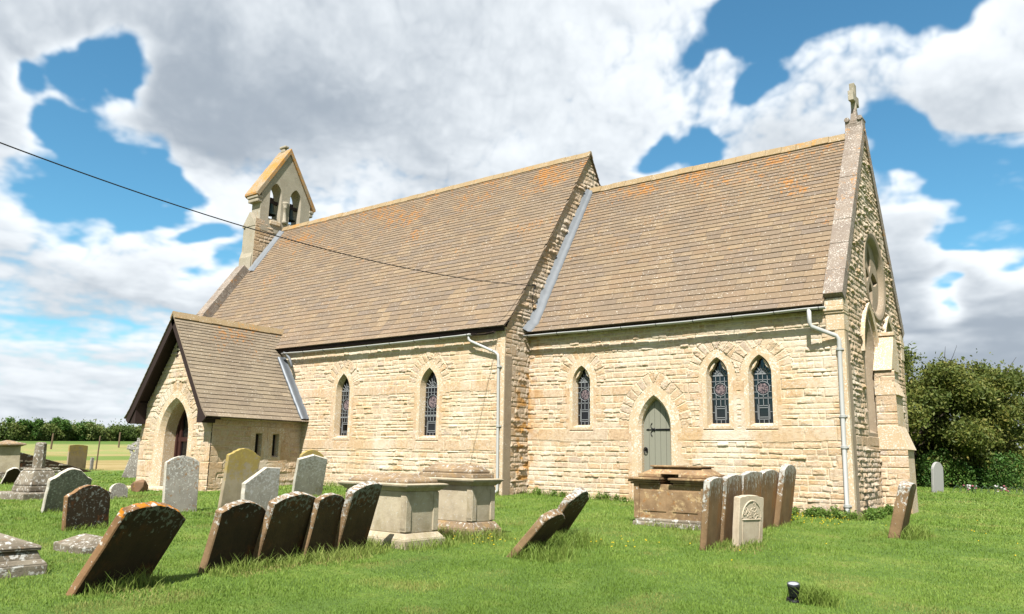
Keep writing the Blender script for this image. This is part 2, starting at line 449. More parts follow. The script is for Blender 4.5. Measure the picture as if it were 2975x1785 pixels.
nave_win = [dict(cx=-6.85, hw=.335, sill=1.67, spring=3.22, rise=.6, sur=.23), dict(cx=-2.93, hw=.36, sill=1.67, spring=3.2, rise=.62, sur=.23)]
chan_win = [dict(cx=1.85, hw=.29, sill=2.0, spring=3.27, rise=.48, sur=.22), dict(cx=5.89, hw=.29, sill=2.0, spring=3.27, rise=.48, sur=.22), dict(cx=6.99, hw=.29, sill=2.0, spring=3.27, rise=.48, sur=.22)]
chan_door = dict(jamb=.2, cx=4.11, hw=.485, sill=-.5, spring=1.98, rise=.86, sur=.29, vw=.2)

def lich_corner(S, T, n): return (S < .6)*sstep(.5, .75, n+.25*np.exp(-((T-2.9)/.6)**2))*.8*np.exp(-S/.35)
rubble_wall('nave_wall', Sn, -17.6, 0.0, -.25, 4.86, .03, 11, M['rubble'], church, nave_win, [(1.3, 1.63), (3.02, 3.34)], quoin=(0, 1))
rubble_wall('chancel_wall', Sc, 0.0, 9.0, -.45, 4.86, .025, 23, M['rubble'], church, chan_win+[chan_door], [(1.62, 1.98), (2.86, 3.12)], quoin=(0, 1), hs=(.1, .18), lichen=lich_corner)
gz = lambda y, sl, top: top-np.abs(y-AX)*sl
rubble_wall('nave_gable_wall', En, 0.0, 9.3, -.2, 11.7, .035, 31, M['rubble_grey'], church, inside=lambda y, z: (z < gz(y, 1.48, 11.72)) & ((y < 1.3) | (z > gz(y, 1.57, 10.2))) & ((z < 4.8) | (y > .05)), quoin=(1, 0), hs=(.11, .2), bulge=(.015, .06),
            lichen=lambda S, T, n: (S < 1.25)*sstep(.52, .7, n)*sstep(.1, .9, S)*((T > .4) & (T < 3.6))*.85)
LN = [dict(cx=3.62, hw=.52, sill=1.9, spring=3.95, rise=.95, sur=.18), dict(cx=5.98, hw=.52, sill=1.9, spring=3.95, rise=.95, sur=.18)]
wheel = dict(cy=4.84, cz=6.2, r=1.16)
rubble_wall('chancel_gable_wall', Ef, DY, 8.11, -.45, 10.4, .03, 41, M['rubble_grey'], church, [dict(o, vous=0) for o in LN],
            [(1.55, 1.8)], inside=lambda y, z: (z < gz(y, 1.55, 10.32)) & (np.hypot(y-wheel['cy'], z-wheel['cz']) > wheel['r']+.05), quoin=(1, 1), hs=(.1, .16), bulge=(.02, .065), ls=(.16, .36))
m = MB(); m.box(-17.5, 0, 9.1, 9.3, -.2, 4.86); m.box(0, 9, 7.95, 8.11, -.4, 4.9); m.build('north_wall', M['dressed'], church)
# dressed corner stones beside the flat faces
m = MB()
m.box(-.16, .012, -.028, .1, -.2, 4.85)
m.build('nave_quoin', M['dressed'], church)
m = MB(); m.box(.0, .03, -.03, .3, -.2, 4.0); m.build('gable_quoin', M['dressed_grey'], church)
m = MB(); m.box(8.82, 9.032, DY-.03, DY+.12, -.4, 4.75); m.build('chancel_quoin', M['dressed'], church)
m = MB(); m.box(9.0, 9.034, DY+.125, DY+.42, -.4, 4.9); m.build('east_quoin', M['dressed_grey'], church)

for o in nave_win: lancet(o, Sn, church)
for o in chan_win: lancet(o, Sc, church, True)

# priest's door
do = dict(chan_door); ds, O1 = surround('doorway', do, Sc, M['dressed'], church, .07, .1, .26, .0, 0)
door = None
m = MB(); pw = .166
for i in range(5):
    x0 = -.415+i*pw; x1 = x0+pw-.008
    def top(x): return do['spring']+math.sqrt(max(0, ((do['hw']**2+do['rise']**2)/(2*do['hw'])-.04)**2-(abs(x)+(do['hw']**2+do['rise']**2)/(2*do['hw'])-do['hw'])**2)) if abs(x) < .47 else do['spring']
    xs = [x0+(x1-x0)*q/4 for q in range(5)]
    pts = [(x0, -.3), (x1, -.3)]+[(x, top(x)) for x in xs[::-1]]
    m.prism(pts, lambda u, v, d: Sc(do['cx']+u, v, d), -.25, -.2)
m.prism([(-.44, -.3), (.44, -.3), (.44, 1.98), (0, 2.75), (-.44, 1.98)], lambda u, v, d: Sc(do['cx']+u, v, d), -.27, -.225)
door = m.build('door', M['door_paint'], church, bevel=.004)
m = MB(); hz = 1.93
D3 = lambda u, v, d=-.19: Sc(do['cx']+u, v, d)
m.prism([(-.05, hz-.022), (.41, hz-.026), (.41, hz+.026), (-.05, hz+.022)], D3, -.2, -.185)
m.prism([(-.34, hz), (-.27, hz-.03), (-.27, hz-.012), (-.05, hz-.012), (-.05, hz+.012), (-.27, hz+.012), (-.27, hz+.03)], D3, -.2, -.186)
for sg in (-1, 1):
    pts = []
    for i in range(15):
        a = i/14*4.2; r = .11*(1-i/19)
        pts.append(D3(-.08-.1*math.sin(a*.5)-r*.5*math.sin(a), hz+sg*(.02+.1*(1-math.cos(a*.75)*1.0)*.75)))
    m.tube(pts, .011, 6)
    m.tube([D3(-.06, hz), D3(-.1, hz+sg*.045)], .011, 6)
m.build('hinge', M['iron'], door)
m = MB(); m.lathe([(.0, 0), (.05, 0), (.045, .012), (.0, .014)], ax=lambda a, b, z: D3(-.345+a, 1.4+b, -.2+z))
m.tube([D3(-.345+.055*math.cos(a), 1.385+.075*math.sin(a), -.165) for a in [2*PI*i/16 for i in range(17)]], .012, 6)
m.build('handle', M['iron'], door)

# ---------------- roofs of stone slates
def slate_roof(name, path, fn, x0, x1, mat, parent, seed, e0=.3, e1=.13, wr=(.2, .42), zr=(0, 12)):
    """path: 2-D polyline eave->ridge; fn(x,a,b)->xyz (a,b in the path plane)"""
    rs = np.random.RandomState(seed); P = [Vector(p) for p in path]; L = [0]
    for i in range(len(P)-1): L.append(L[-1]+(P[i+1]-P[i]).length)
    def at(d, off):
        d = min(max(d, 0), L[-1]-1e-4); i = 0
        while d > L[i+1]: i += 1
        t = (P[i+1]-P[i]).normalized(); p = P[i]+t*(d-L[i]); n = Vector((-t.y, t.x))
        return p+n*off
    V = []; F = []; C = []; d = 0; total = L[-1]
    while d < total-.03:
        e = e0+(e1-e0)*(d/total)**.8; e *= rs.uniform(.95, 1.05)
        x = x0-rs.uniform(0, .2)
        while x < x1:
            w = rs.uniform(*wr)*(.7+.6*e/e0); xa, xb = max(x, x0), min(x+w-.005, x1); x += w
            if xb-xa < .05: continue
            th = rs.uniform(.017, .023); j = rs.normal(0, .0035)-(.03 if rs.rand() < .012 else 0); lift = rs.uniform(0, .001); j2 = j+rs.normal(0, .002)
            b = len(V)
            lo1, lo2 = at(d-.01+j, .009+lift), at(d-.01+j2, .009+lift)
            up = at(min(d+e*1.08, total), .002)
            lt1, lt2 = at(d-.01+j, .009+lift+th), at(d-.01+j2, .009+lift+th); ut = at(min(d+e*1.08, total), .008)
            V += [fn(xa, *lo1), fn(xb, *lo2), fn(xb, *lt2), fn(xa, *lt1), fn(xb, *ut), fn(xa, *ut), fn(xa, *up), fn(xb, *up)]
            F += [(b, b+1, b+2, b+3), (b+3, b+2, b+4, b+5), (b, b+3, b+5, b+6), (b+1, b+7, b+4, b+2)]
            r = rs.rand(); C += [(r, d/total, 0)]*8
        d += e
    b = len(V)
    for i in range(len(P)):
        o_ = at(L[i], -.02); V += [fn(x0, *o_), fn(x1, *o_)]; C += [(.3, .3, 0)]*2
    for i in range(len(P)-1): F.append((b+2*i, b+2*i+1, b+2*i+3, b+2*i+2))
    return mesh_np(name, V, F, mat, parent, np.array(C))

yz = lambda x, a, b: (x, a, b)
yzN = lambda x, a, b: (x, 2*AX-a, b)
NP = [(-.217, 4.855), (.22, 5.27), (4.65, 11.72)]
CP = [(.925, 4.8), (1.3, 5.14), (4.65, 10.33)]
slate_roof('nave_roof', NP, yz, -17.2, .09, M['slate'], church, 3, .25, .125, (.26, .5))
slate_roof('nave_roof', NP, yzN, -17.2, .09, M['slate'], church, 4, .33, .16, (.4, .7))
slate_roof('chancel_roof', CP, yz, .03, 8.64, M['slate'], church, 5, .245, .12, (.26, .5))
slate_roof('chancel_roof', CP, yzN, .03, 8.64, M['slate'], church, 6, .31, .15, (.4, .7))
PX, PE, PZ = -11.0, 2.22, 5.66
PP = [(-2.47, 2.2), (-2.2, 2.47), (0, 5.62)]
slate_roof('porch_roof', PP, lambda x, a, b: (PX-a, x, b), -3.98, 1.2, M['slate_porch'], church, 8, .2, .12, (.26, .5))
slate_roof('porch_roof', PP, lambda x, a, b: (PX+a, x, b), -3.98, 1.2, M['slate_porch'], church, 9, .26, .14, (.3, .5))
def ridge(name, x0, x1, z, fn, parent, seed):
    rs = random.Random(seed); m = MB(); x = x0
    while x < x1-.05:
        w = min(rs.uniform(.4, .55), x1-x); j = rs.uniform(-.008, .012); h = .19
        out = [(-.15, -.19), (-.035, .03), (.035, .03), (.15, -.19), (.12, -.22), (0, -.04), (-.12, -.22)]
        m.prism(out, lambda u, v, d: fn(d, u, z+v+j), x, x+w-.008); x += w
    return m.build(name, M['ridge'], parent)
ridge('nave_ridge', -17.1, .1, 11.78, lambda d, u, v: (d, AX+u, v), church, 1)
ridge('chancel_ridge', .0, 8.64, 10.4, lambda d, u, v: (d, AX+u, v), church, 2)
ridge('porch_ridge', -3.99, .95, 5.7, lambda d, u, v: (PX+u, d, v), church, 3)
# eaves boards, dark under the slates
m = MB(); m.box(-17, -.02, -.13, -.02, 4.74, 4.84); m.build('nave_eaves_board', M['timber'], church)
m = MB(); m.box(.05, 8.6, 1.0, 1.14, 4.7, 4.78); m.build('chancel_eaves_board', M['timber'], church)

# ---------------- lead flashings
def flash(name, pts, w0, w1, mat, seed, rise=.1):
    """pts along a verge: each (x,y,z) with outward normal handled by a small lift"""
    rs = random.Random(seed); m = MB(); rings = []
    n = 26; a, b, c = pts
    for i in range(n+1):
        t = i/n; p = Vector(a).lerp(Vector(b), t); wob = rs.uniform(-.014, .014)
        w = w0+(w1-w0)*t+rs.uniform(-.012, .012)
        nr = Vector(c)
        rings.append([p+nr*(rise+wob)+Vector((0, 0, 0)), p+nr*(rise*.6+wob)+SX*(.08), p+nr*(.075)+SX*(w*.55), p+nr*(.055)+SX*w, p+nr*.0+SX*w])
    m.loops(rings, False); return m.build(name, mat, church, True)
SX = Vector((1, 0, 0))
nC = Vector((0, -5.2, 3.35)).normalized()
flash('lead_flashing', ((.02, 1.28, 5.1), (.02, 4.6, 10.28), nC), .27, .2, M['lead'], 1, .2)
flash('lead_flashing', ((.02, .93, 4.78), (.02, 1.28, 5.1), Vector((0, -.7, .7))), .24, .27, M['lead'], 2, .2)
nN = Vector((0, -6.4, 4.43)).normalized()
flash('lead_flashing', ((-17.03, 2.95, 9.25), (-17.03, 4.5, 11.5), nN), .28, .2, M['lead'], 3, .16)
SX = Vector((0, -1, 0))
flash('lead_flashing', ((PX+2.42, -.02, 2.27), (PX+.85, -.02, 4.52), Vector((.82, 0, .57))), .3, .3, M['lead_dark'], 4, .1)

# ---------------- gutters and pipes
def gutter(name, x0, x1, y, z0, z1, r, mat, seed):
    m = MB(); n = 18; rings = []
    for i in range(n+1):
        t = i/n; x = x0+(x1-x0)*t; z = z0+(z1-z0)*t-.03*math.sin(PI*t)+random.Random(seed+i).uniform(-.006, .006)
        ring = [(x, y+r*math.cos(a), z+r*math.sin(a)) for a in [PI+PI*k/8 for k in range(9)]]
        ring += [(x, y+(r-.008)*math.cos(a), z+(r-.008)*math.sin(a)) for a in [2*PI-PI*k/8 for k in range(9)]]
        rings.append(ring)
    m.loops(rings, True, True, True)
    g = m.build(name, mat, church, True)
    k = max(1, int((x1-x0)/1.05))
    for i in range(k+1):
        m = MB(); x = x0+.15+(x1-x0-.3)*i/k; z = z0+(z1-z0)*i/k-.03*math.sin(PI*i/k)
        m.tube([(x, y+(r+.006)*math.cos(a), z+(r+.006)*math.sin(a)) for a in [PI+PI*q/8 for q in range(9)]]+[(x, y+r+.05, z+.04), (x, y+.3, z+.07)], .008, 5)
        m.build('gutter_bracket', M['iron'], g)
    return g
gutter('gutter', -10.0, -1.1, -.22, 4.69, 4.705, .058, M['plastic'], 1)
gutter('gutter', -1.12, -.25, -.2, 4.71, 4.715, .05, M['timber'], 2)
gutter('gutter', .04, 8.72, .862, 4.715, 4.735, .058, M['plastic'], 3)
def pipe(name, pts, r, collars, mat):
    m = MB(); m.tube(pts, r, 12)
    p = m.build(name, mat, church, True)
    for c in collars:
        m = MB(); m.lathe([(r+.004, -.035), (r+.016, -.03), (r+.016, .03), (r+.004, .035)], c, 12); m.box(c[0]-.09, c[0]+.09, c[1]+r*.6, c[1]+r+.03, c[2]-.02, c[2]+.02)
        m.build('pipe_bracket', mat, p)
    return p
pipe('downpipe', [(-1.22, -.2, 4.72), (-1.22, -.2, 4.56), (-1.17, -.19, 4.5), (-.3, -.09, 4.12), (-.2, -.085, 4.04), (-.18, -.085, 3.9), (-.12, -.085, .25), (-.12, -.1, .2), (-.14, -.2, .14)], .042, [(-.165, -.085, 3.7), (-.145, -.085, 2.0), (-.125, -.085, .45)], M['plastic'])
pipe('downpipe', [(8.34, .86, 4.73), (8.34, .86, 4.38), (8.37, .875, 4.29), (8.86, 1.09, 4.06), (8.91, 1.105, 3.98), (8.915, 1.105, 3.9), (8.87, 1.105, -.12), (8.86, 1.05, -.2)], .05, [(8.912, 1.105, 3.75), (8.9, 1.105, 2.2), (8.892, 1.105, 1.5), (8.875, 1.105, .2)], M['plastic'])
pipe('downpipe', [(-9.95, -.2, 4.7), (-9.8, -.2, 4.66), (-9.55, -.22, 4.45), (-9.35, -.25, 4.15)], .045, [], M['lead'])

# ---------------- east gable coping, kneelers, cross
def coping(name, x0, x1, path, th, mat, parent, seed, mirror):
    rs = random.Random(seed); m = MB()
    P = [Vector(p) for p in path]; t = (P[1]-P[0]).normalized(); n = Vector((-t.y, t.x)); L = (P[1]-P[0]).length; d = 0
    while d < L-.02:
        w = min(rs.uniform(.75, 1.0), L-d); j = rs.uniform(-.006, .006)
        a = P[0]+t*d+n*j; b = P[0]+t*(d+w-.006)+n*j
        pts = [a-n*.12, b-n*.12, b+n*th, a+n*th]
        m.prism([(p.x, p.y) for p in pts], lambda u, v, q: (q, (2*AX-u) if mirror else u, v), x0, x1); d += w
    return m.build(name, mat, parent, bevel=.012)
coping('coping', 8.62, 9.07, [(1.17, 4.98), (4.65, 10.42)], .17, M['coping'], church, 1, False)
coping('coping', 8.62, 9.07, [(1.17, 4.98), (4.65, 10.42)], .17, M['coping'], church, 2, True)
coping('coping', -17.78, -17.18, [(-.3, 4.75), (2.96, 9.4)], .3, M['coping'], church, 3, False)
coping('coping', -17.78, -17.18, [(-.3, 4.75), (2.96, 9.4)], .3, M['coping'], church, 4, True)
def kneeler(sy):
    Y = lambda y: y if sy > 0 else 2*AX-y
    m = MB()
    for x0, x1, y0, z0, z1 in ((8.6, 9.04, 1.13, 4.78, 4.97), (8.58, 9.05, 1.09, 4.66, 4.78), (8.6, 9.05, 1.12, 4.6, 4.66), (8.62, 9.04, 1.148, 4.2, 4.6)):
        a, b = sorted((Y(y0), Y(1.6))); m.box(x0, x1, a, b, z0, z1)
    m.build('kneeler', M['dressed'], church, bevel=.02)
kneeler(1); kneeler(-1)
m = MB(); m.prism([(4.28, 10.1), (5.02, 10.1), (4.84, 10.52), (4.84, 10.72), (4.46, 10.72), (4.46, 10.52)], lambda u, v, d: (d, u, v), 8.6, 9.06)
for x in (8.66, 9.0): m.tube([(x, 4.42, 10.74), (x, 4.88, 10.74)], .075, 10)
m.frustum(8.83, 4.65, 10.6, 11.1, .1, .2, .06, .09)
m.build('saddle_stone', M['coping'], church, bevel=.015)
m = MB()
def cx_(pts): m.prism(pts, lambda u, v, d: (d, AX+u, v), 8.76, 8.9)
cx_([(-.06, 11.05), (.06, 11.05), (.07, 11.3), (.34, 11.26), (.34, 11.56), (.08, 11.52), (.13, 11.86), (-.13, 11.86), (-.08, 11.52), (-.34, 11.56), (-.34, 11.26), (-.07, 11.3)])
m.build('gable_cross', M['bell_stone'], church, bevel=.012)

# ---------------- east gable: wheel window, lancets, centre buttress
wy, wz, wr = wheel['cy'], wheel['cz'], wheel['r']
m = MB(); prof = [(wr+.1, -.1), (wr+.1, .05), (wr+.02, .055), (wr-.04, .03), (wr-.1, .03), (wr-.17, -.2), (wr-.17, -.3)]; k = 48
m.loops([[(9+d, wy+r*math.cos(2*PI*i/k), wz+r*math.sin(2*PI*i/k)) for i in range(k)] for r, d in prof])
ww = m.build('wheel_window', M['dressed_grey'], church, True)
holes = []
for q in range(4):
    a = PI/2*q; ca, sa = math.cos(a), math.sin(a)
    loc = [(.1, 0), (.36, -.2), (.62, -.15), (.92, 0), (.62, .15), (.36, .2)]
    holes.append([(wy+u*ca-v*sa, wz+u*sa+v*ca) for u, v in loc])
k = 40
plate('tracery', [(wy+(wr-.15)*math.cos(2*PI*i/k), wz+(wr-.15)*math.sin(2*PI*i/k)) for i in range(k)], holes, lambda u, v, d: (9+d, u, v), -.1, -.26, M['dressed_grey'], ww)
m = MB(); m.add([(8.72, wy+wr*math.cos(2*PI*i/k), wz+wr*math.sin(2*PI*i/k)) for i in range(k)], [tuple(range(k))]); m.build('glass', M['glass'], ww)
for o in LN:
    w_, O1 = surround('window', o, Ef, M['dressed_grey'], church, .14, .22, .34, .1, .12)
    m = MB(); m.add([Ef(o['cx']+u, v, -.3) for u, v in O1], [tuple(range(len(O1)))]); m.build('glass', M['glass'], w_)
    m = MB(); hd = arch_pts(o['hw'], o['spring'], o['rise'], .2, 3.9)
    h2 = arch_pts(o['hw'], o['spring'], o['rise'], .32, 3.9)
    m.loops([[Ef(o['cx']+u, v, 0) for u, v in h2], [Ef(o['cx']+u, v, .11) for u, v in h2], [Ef(o['cx']+u, v, .09) for u, v in hd], [Ef(o['cx']+u, v, 0) for u, v in hd]], False)
    m.build('hood_mould', M['dressed'], w_)
Bs = lambda s, t, n: (9.0+s, 4.02-n, t)
rubble_wall('buttress_wall', Bs, .03, .68, -.4, 1.5, .03, 51, M['rubble'], church, quoin=(0, 1), hs=(.12, .19), bulge=(.015, .04))
rubble_wall('buttress_wall', Bs, .03, .5, 1.5, 3.55, .03, 52, M['rubble'], church, quoin=(0, 1), hs=(.12, .17), bulge=(.01, .035))
m = MB()
YB = 4.92
m.box(9.0, 9.66, 4.03, YB, -.4, 1.5)
m.hexa([(9.0, 3.99, 1.5), (9.72, 3.99, 1.5), (9.72, YB+.04, 1.5), (9.0, YB+.04, 1.5), (9.0, 3.995, 2.1), (9.5, 3.995, 2.1), (9.5, YB+.03, 2.1), (9.0, YB+.03, 2.1)])
m.box(9.0, 9.485, 4.03, YB, 2.1, 2.9)
m.hexa([(9.0, 3.99, 2.88), (9.55, 3.99, 2.88), (9.55, YB+.04, 2.88), (9.0, YB+.04, 2.88), (9.0, 3.995, 3.25), (9.42, 3.995, 3.25), (9.42, YB+.03, 3.25), (9.0, YB+.03, 3.25)])
m.box(9.0, 9.4, 4.03, YB, 3.25, 3.56)
m.prism([(3.95, 3.52), (YB+.06, 3.52), (4.62, 4.5), (4.5, 4.5)], lambda u, v, d: (d, u, v), 9.0, 9.45)
m.box(9.0, 9.47, 4.44, 4.7, 4.48, 4.58)
m.build('buttress', M['dressed'], church, bevel=.012)

# ---------------- bellcote
bc = M['bell_stone']
eF = lambda u, v, d: (d, u, v)
def bell_arch(cy): return [(cy-.33, 11.98), (cy+.33, 11.98)]+[(cy+u, v) for u, v in arch_pts(.33, 13.32, .55, 0, 11.98)[1:-1]]
plate('bellcote', [(3.25, 11.4), (6.1, 11.4), (6.1, 13.25), (4.68, 15.55), (3.25, 13.25)], [bell_arch(4.05), bell_arch(5.2)], eF, -17.08, -17.76, bc, church)
m = MB()                                     # gabled capping slabs
for sg in (-1, 1):
    a = [(0, 15.86), (0, 15.55), (sg*1.6, 12.98), (sg*1.72, 13.06), (sg*1.72, 13.17)]
    m.prism([(4.68+u, v) for u, v in (a if sg > 0 else a[::-1])], eF, -18.0, -17.0)
m.build('bellcote_roof', M['bell_roof'], church, bevel=.015)
m = MB()
for y0, y1 in ((3.0, 3.3), (6.06, 6.32)):
    m = MB(); m.box(-17.86, -17.04, y0, y1, 12.9, 13.05); m.box(-17.82, -17.06, y0+.04*(y0 < 4), y1-.04*(y0 > 4), 12.72, 12.9)
    m.build('bellcote_cornice', bc, church, bevel=.03)
m = MB(); m.box(-17.75, -17.45, 4.6, 4.76, 15.75, 15.95); m.box(-17.84, -17.36, 4.56, 4.8, 15.95, 16.08); m.build('finial_stump', bc, church, bevel=.04)
m = MB(); prof = [(.14, 11.98), (.14, 12.1), (.1, 12.16), (.095, 12.75), (.13, 12.8), (.1, 12.84), (.17, 12.98), (.17, 13.06)]
m.lathe([(r, z) for r, z in prof], (-17.1, 4.625, 0), 14); m.build('bellcote_shaft', bc, church, True)
# stepped base below with gabled weatherings on its south end
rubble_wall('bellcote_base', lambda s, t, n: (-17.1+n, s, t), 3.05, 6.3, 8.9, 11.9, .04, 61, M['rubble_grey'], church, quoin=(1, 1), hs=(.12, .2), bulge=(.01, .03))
m = MB(); m.box(-17.9, -17.12, 3.08, 6.28, 8.5, 11.9)
m.prism([(3.02, 8.5), (6.34, 8.5), (6.34, 10.05), (6.24, 10.4), (6.24, 11.5), (6.08, 12.1), (3.28, 12.1), (3.12, 11.5), (3.12, 10.4), (3.02, 10.05)], eF, -18.1, -17.2)
for y0, y1 in ((3.06, 3.5), (5.86, 6.3)):
    m.prism([(-18.12, 11.55), (-17.12, 11.55), (-17.12, 11.62), (-17.62, 12.28), (-18.12, 11.62)], lambda u, v, d: (u, d, v), y0, y1)
m.build('bellcote_footing', bc, church, bevel=.01)
for y0 in (3.8, 4.9): m = MB(); m.box(-17.7, -17.02, y0, y0+.6, 11.78, 11.99); m.build('bell_sill', M['dressed'], church, bevel=.03)
m = MB(); m.box(-17.9, -17.2, .05, 9.25, -.2, 4.6)
m.prism([(0.05, 4.6), (9.25, 4.6), (6.3, 9.0), (3.0, 9.0)], eF, -17.75, -17.3); m.build('west_wall', M['dressed'], church)

# ---------------- porch
PF = lambda s, t, n: (s, -3.5-n, t)
parch = dict(jamb=.24, cx=-11.07, hw=.9, sill=-.6, spring=1.6, rise=1.28, sur=.26, vous=1, vw=.2)
rubble_wall('porch_front_wall', PF, -13.1, -8.88, -.35, 5.4, .035, 71, M['porch_rubble'], church, [parch], inside=lambda s, t: t < 5.35-np.abs(s-PX)*1.42, hs=(.12, .2), bulge=(.015, .045))
PEf = lambda s, t, n: (-8.88+n, s, t)
slits = [dict(cx=-1.75, hw=.13, sill=.98, spring=1.72, rise=.04, sur=.2, vous=0), dict(cx=-1.07, hw=.13, sill=.98, spring=1.72, rise=.04, sur=.2, vous=0)]
rubble_wall('porch_side_wall', PEf, -3.5, .0, -.35, 2.5, .035, 73, M['porch_rubble'], church, slits, quoin=(1, 0), hs=(.12, .22), bulge=(.004, .025))
m = MB(); m.box(-13.1, -13.0, -3.45, 0, -.35, 2.4); m.build('porch_side_wall', M['dressed'], church)
for o in slits:
    w_, O1 = surround('slit_window', o, PEf, M['dressed'], church, .03, .16, .2, .12, .05)
    m = MB(); m.add([PEf(o['cx']+u, v, -.17) for u, v in O1], [tuple(range(len(O1)))]); m.build('glass', M['glass'], w_)
pa, O1 = surround('porch_arch', parch, PF, M['dressed'], church, .13, .16, .62, 0, 0)
m = MB(); m.prism([(-.07, 4.2), (.07, 4.2), (.07, 4.72), (-.07, 4.72)], lambda u, v, d: PF(PX-.28+u, v, d), -.02, .012); m.build('gable_slit', M['timber'], church)
# inner glazed door of the porch
m = MB(); do2 = dict(hw=.78, spring=1.6, rise=1.2)
outer = arch_pts(.78, 1.6, 1.2, 0, -.3); inner = arch_pts(.78, 1.6, 1.2, -.1, -.3)
K = lambda pts, d: [PF(parch['cx']+u, v, d) for u, v in pts]
m.loops([K(outer, -.66), K(outer, -.54), K(inner, -.54), K(inner, -.66)])
pd = m.build('porch_door', M['door_brown'], church)
m = MB()
for x in (-.06, -.6, .54): m.prism([(x, -.3), (x+.12, -.3), (x+.12, 2.2 if abs(x) > .3 else 2.6), (x, 2.2 if abs(x) > .3 else 2.6)], lambda u, v, d: PF(parch['cx']+u, v, d), -.64, -.57)
for z in (.0, .55, 1.45): m.prism([(-.66, z), (.66, z), (.66, z+.14), (-.66, z+.14)], lambda u, v, d: PF(parch['cx']+u, v, d), -.645, -.575)
m.build('door_frame', M['door_brown'], pd)
m = MB(); m.add(K(arch_pts(.78, 1.6, 1.2, -.05, -.3), -.62), [tuple(range(len(outer)))]); m.build('glass', M['glass'], pd)
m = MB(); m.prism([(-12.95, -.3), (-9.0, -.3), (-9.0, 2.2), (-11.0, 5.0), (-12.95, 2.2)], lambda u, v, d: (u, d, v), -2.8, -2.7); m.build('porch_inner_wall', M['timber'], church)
# barge boards, soffit and bracket blocks
for sg in (-1, 1):
    m = MB(); t = Vector((sg*2.2, 0, -3.15)).normalized(); n = Vector((sg*.82, 0, .5725))
    def bd(d, off): return [Vector((PX, d, 5.62))+n*off+t*.0, Vector((PX, d, 5.62))+n*off+t*4.22]
    a0, a1 = bd(-3.95, -.02); b0, b1 = bd(-3.95, -.24); c0, c1 = bd(-3.88, -.02); d0, d1 = bd(-3.88, -.24)
    b0 = b0+t*.12; d0 = d0+t*.12
    m.hexa([b0, b1, d1, d0, a0, a1, c1, c0]); m.build('barge_board', M['timber'], church)
    m = MB(); e0, e1 = bd(-3.9, -.025); f0, f1 = bd(-3.4, -.025); g0, g1 = bd(-3.9, -.06); h0, h1 = bd(-3.4, -.06)
    m.hexa([g0, g1, h1, h0, e0, e1, f1, f0]); m.build('soffit', M['timber'], church)
    m = MB(); xa, xb = sorted((PX+sg*1.86, PX+sg*2.2))
    m.prism([(1.72, 0), (2.14, 0), (2.14, 0.3), (1.82, .92), (1.72, .98)] if 0 else [(xa, 2.02), (xb, 2.02), (xb, 2.45 if sg > 0 else 2.75), (xa, 2.75 if sg > 0 else 2.45)], lambda u, v, d: (u, d, v), -3.9, -3.46)
    m.build('eaves_bracket', M['timber'], church)
m = MB(); m.box(-12.4, -9.7, -4.25, -3.4, -.4, -.03); m.build('porch_step', M['dressed'], church, bevel=.02)

# bells hang free in the two openings
for i, cy in enumerate((4.05, 5.2)):
    b = empty('church_bell', (-17.42, cy, 12.9))
    tag(b, ['dark bronze bell hanging in the left opening of the bellcote', 'dark bronze bell hanging in the right opening of the bellcote'][i], 'bell', 'bells hanging in the bellcote')
    m = MB(); m.lathe([(.02, .0), (.1, -.01), (.13, -.08), (.15, -.3), (.19, -.45), (.26, -.56), (.25, -.58), (.2, -.5)], (0, 0, .02), 20); m.build('bell_body', M['bronze'], b, True)
    m = MB(); m.box(-.07, .07, -.36, .36, 0, .16); m.box(-.05, .05, -.1, .1, .16, .3); m.build('headstock', M['timber'], b, bevel=.01)
    m = MB(); m.tube([(0, 0, -.3), (0, 0, -.62)], .03, 8); m.build('clapper', M['iron'], b)
# ------------------------------------------------------------------ gravestones
def mat_grave(name, base, dark, spots, bump=.5, scale=1.0, rough_detail=30, stretch=None):
    """spots: (colour, noise scale, lo, hi, height bias, strength) - lichens; bias>0 gathers them near the top"""
    k = NT(name); co = k.coord()
    sep = k.n('ShaderNodeSeparateXYZ'); k.l(co, sep.inputs[0]); z = sep.outputs[2]
    c = k.mix(k.rng(k.noise(2.2*scale, 7, .65), .35, .68), base, dark)
    c = k.mix(k.rng(k.noise(16*scale, 6, .75), .5, .8, 0, .5), c, dark)
    for sc, lo, hi, bias, col_, st in [(s[1], s[2], s[3], s[4], s[0], s[5]) for s in spots]:
        v = k.noise(sc, 5, .68, dist=.4, stretch=stretch)
        if bias: v = k.math('ADD', v, k.math('MULTIPLY', k.math('SUBTRACT', z, .62), bias))
        c = k.mix(k.rng(v, lo, hi, 0, st), c, col_)
    k.bump(k.noise(rough_detail*scale, 9, .75), bump, .02)
    return k.out(c)
WHT = lin(214, 212, 204); GRY = lin(150, 154, 146); ORG = lin(206, 128, 18); OCH = lin(160, 110, 52); YEL = lin(176, 154, 52)
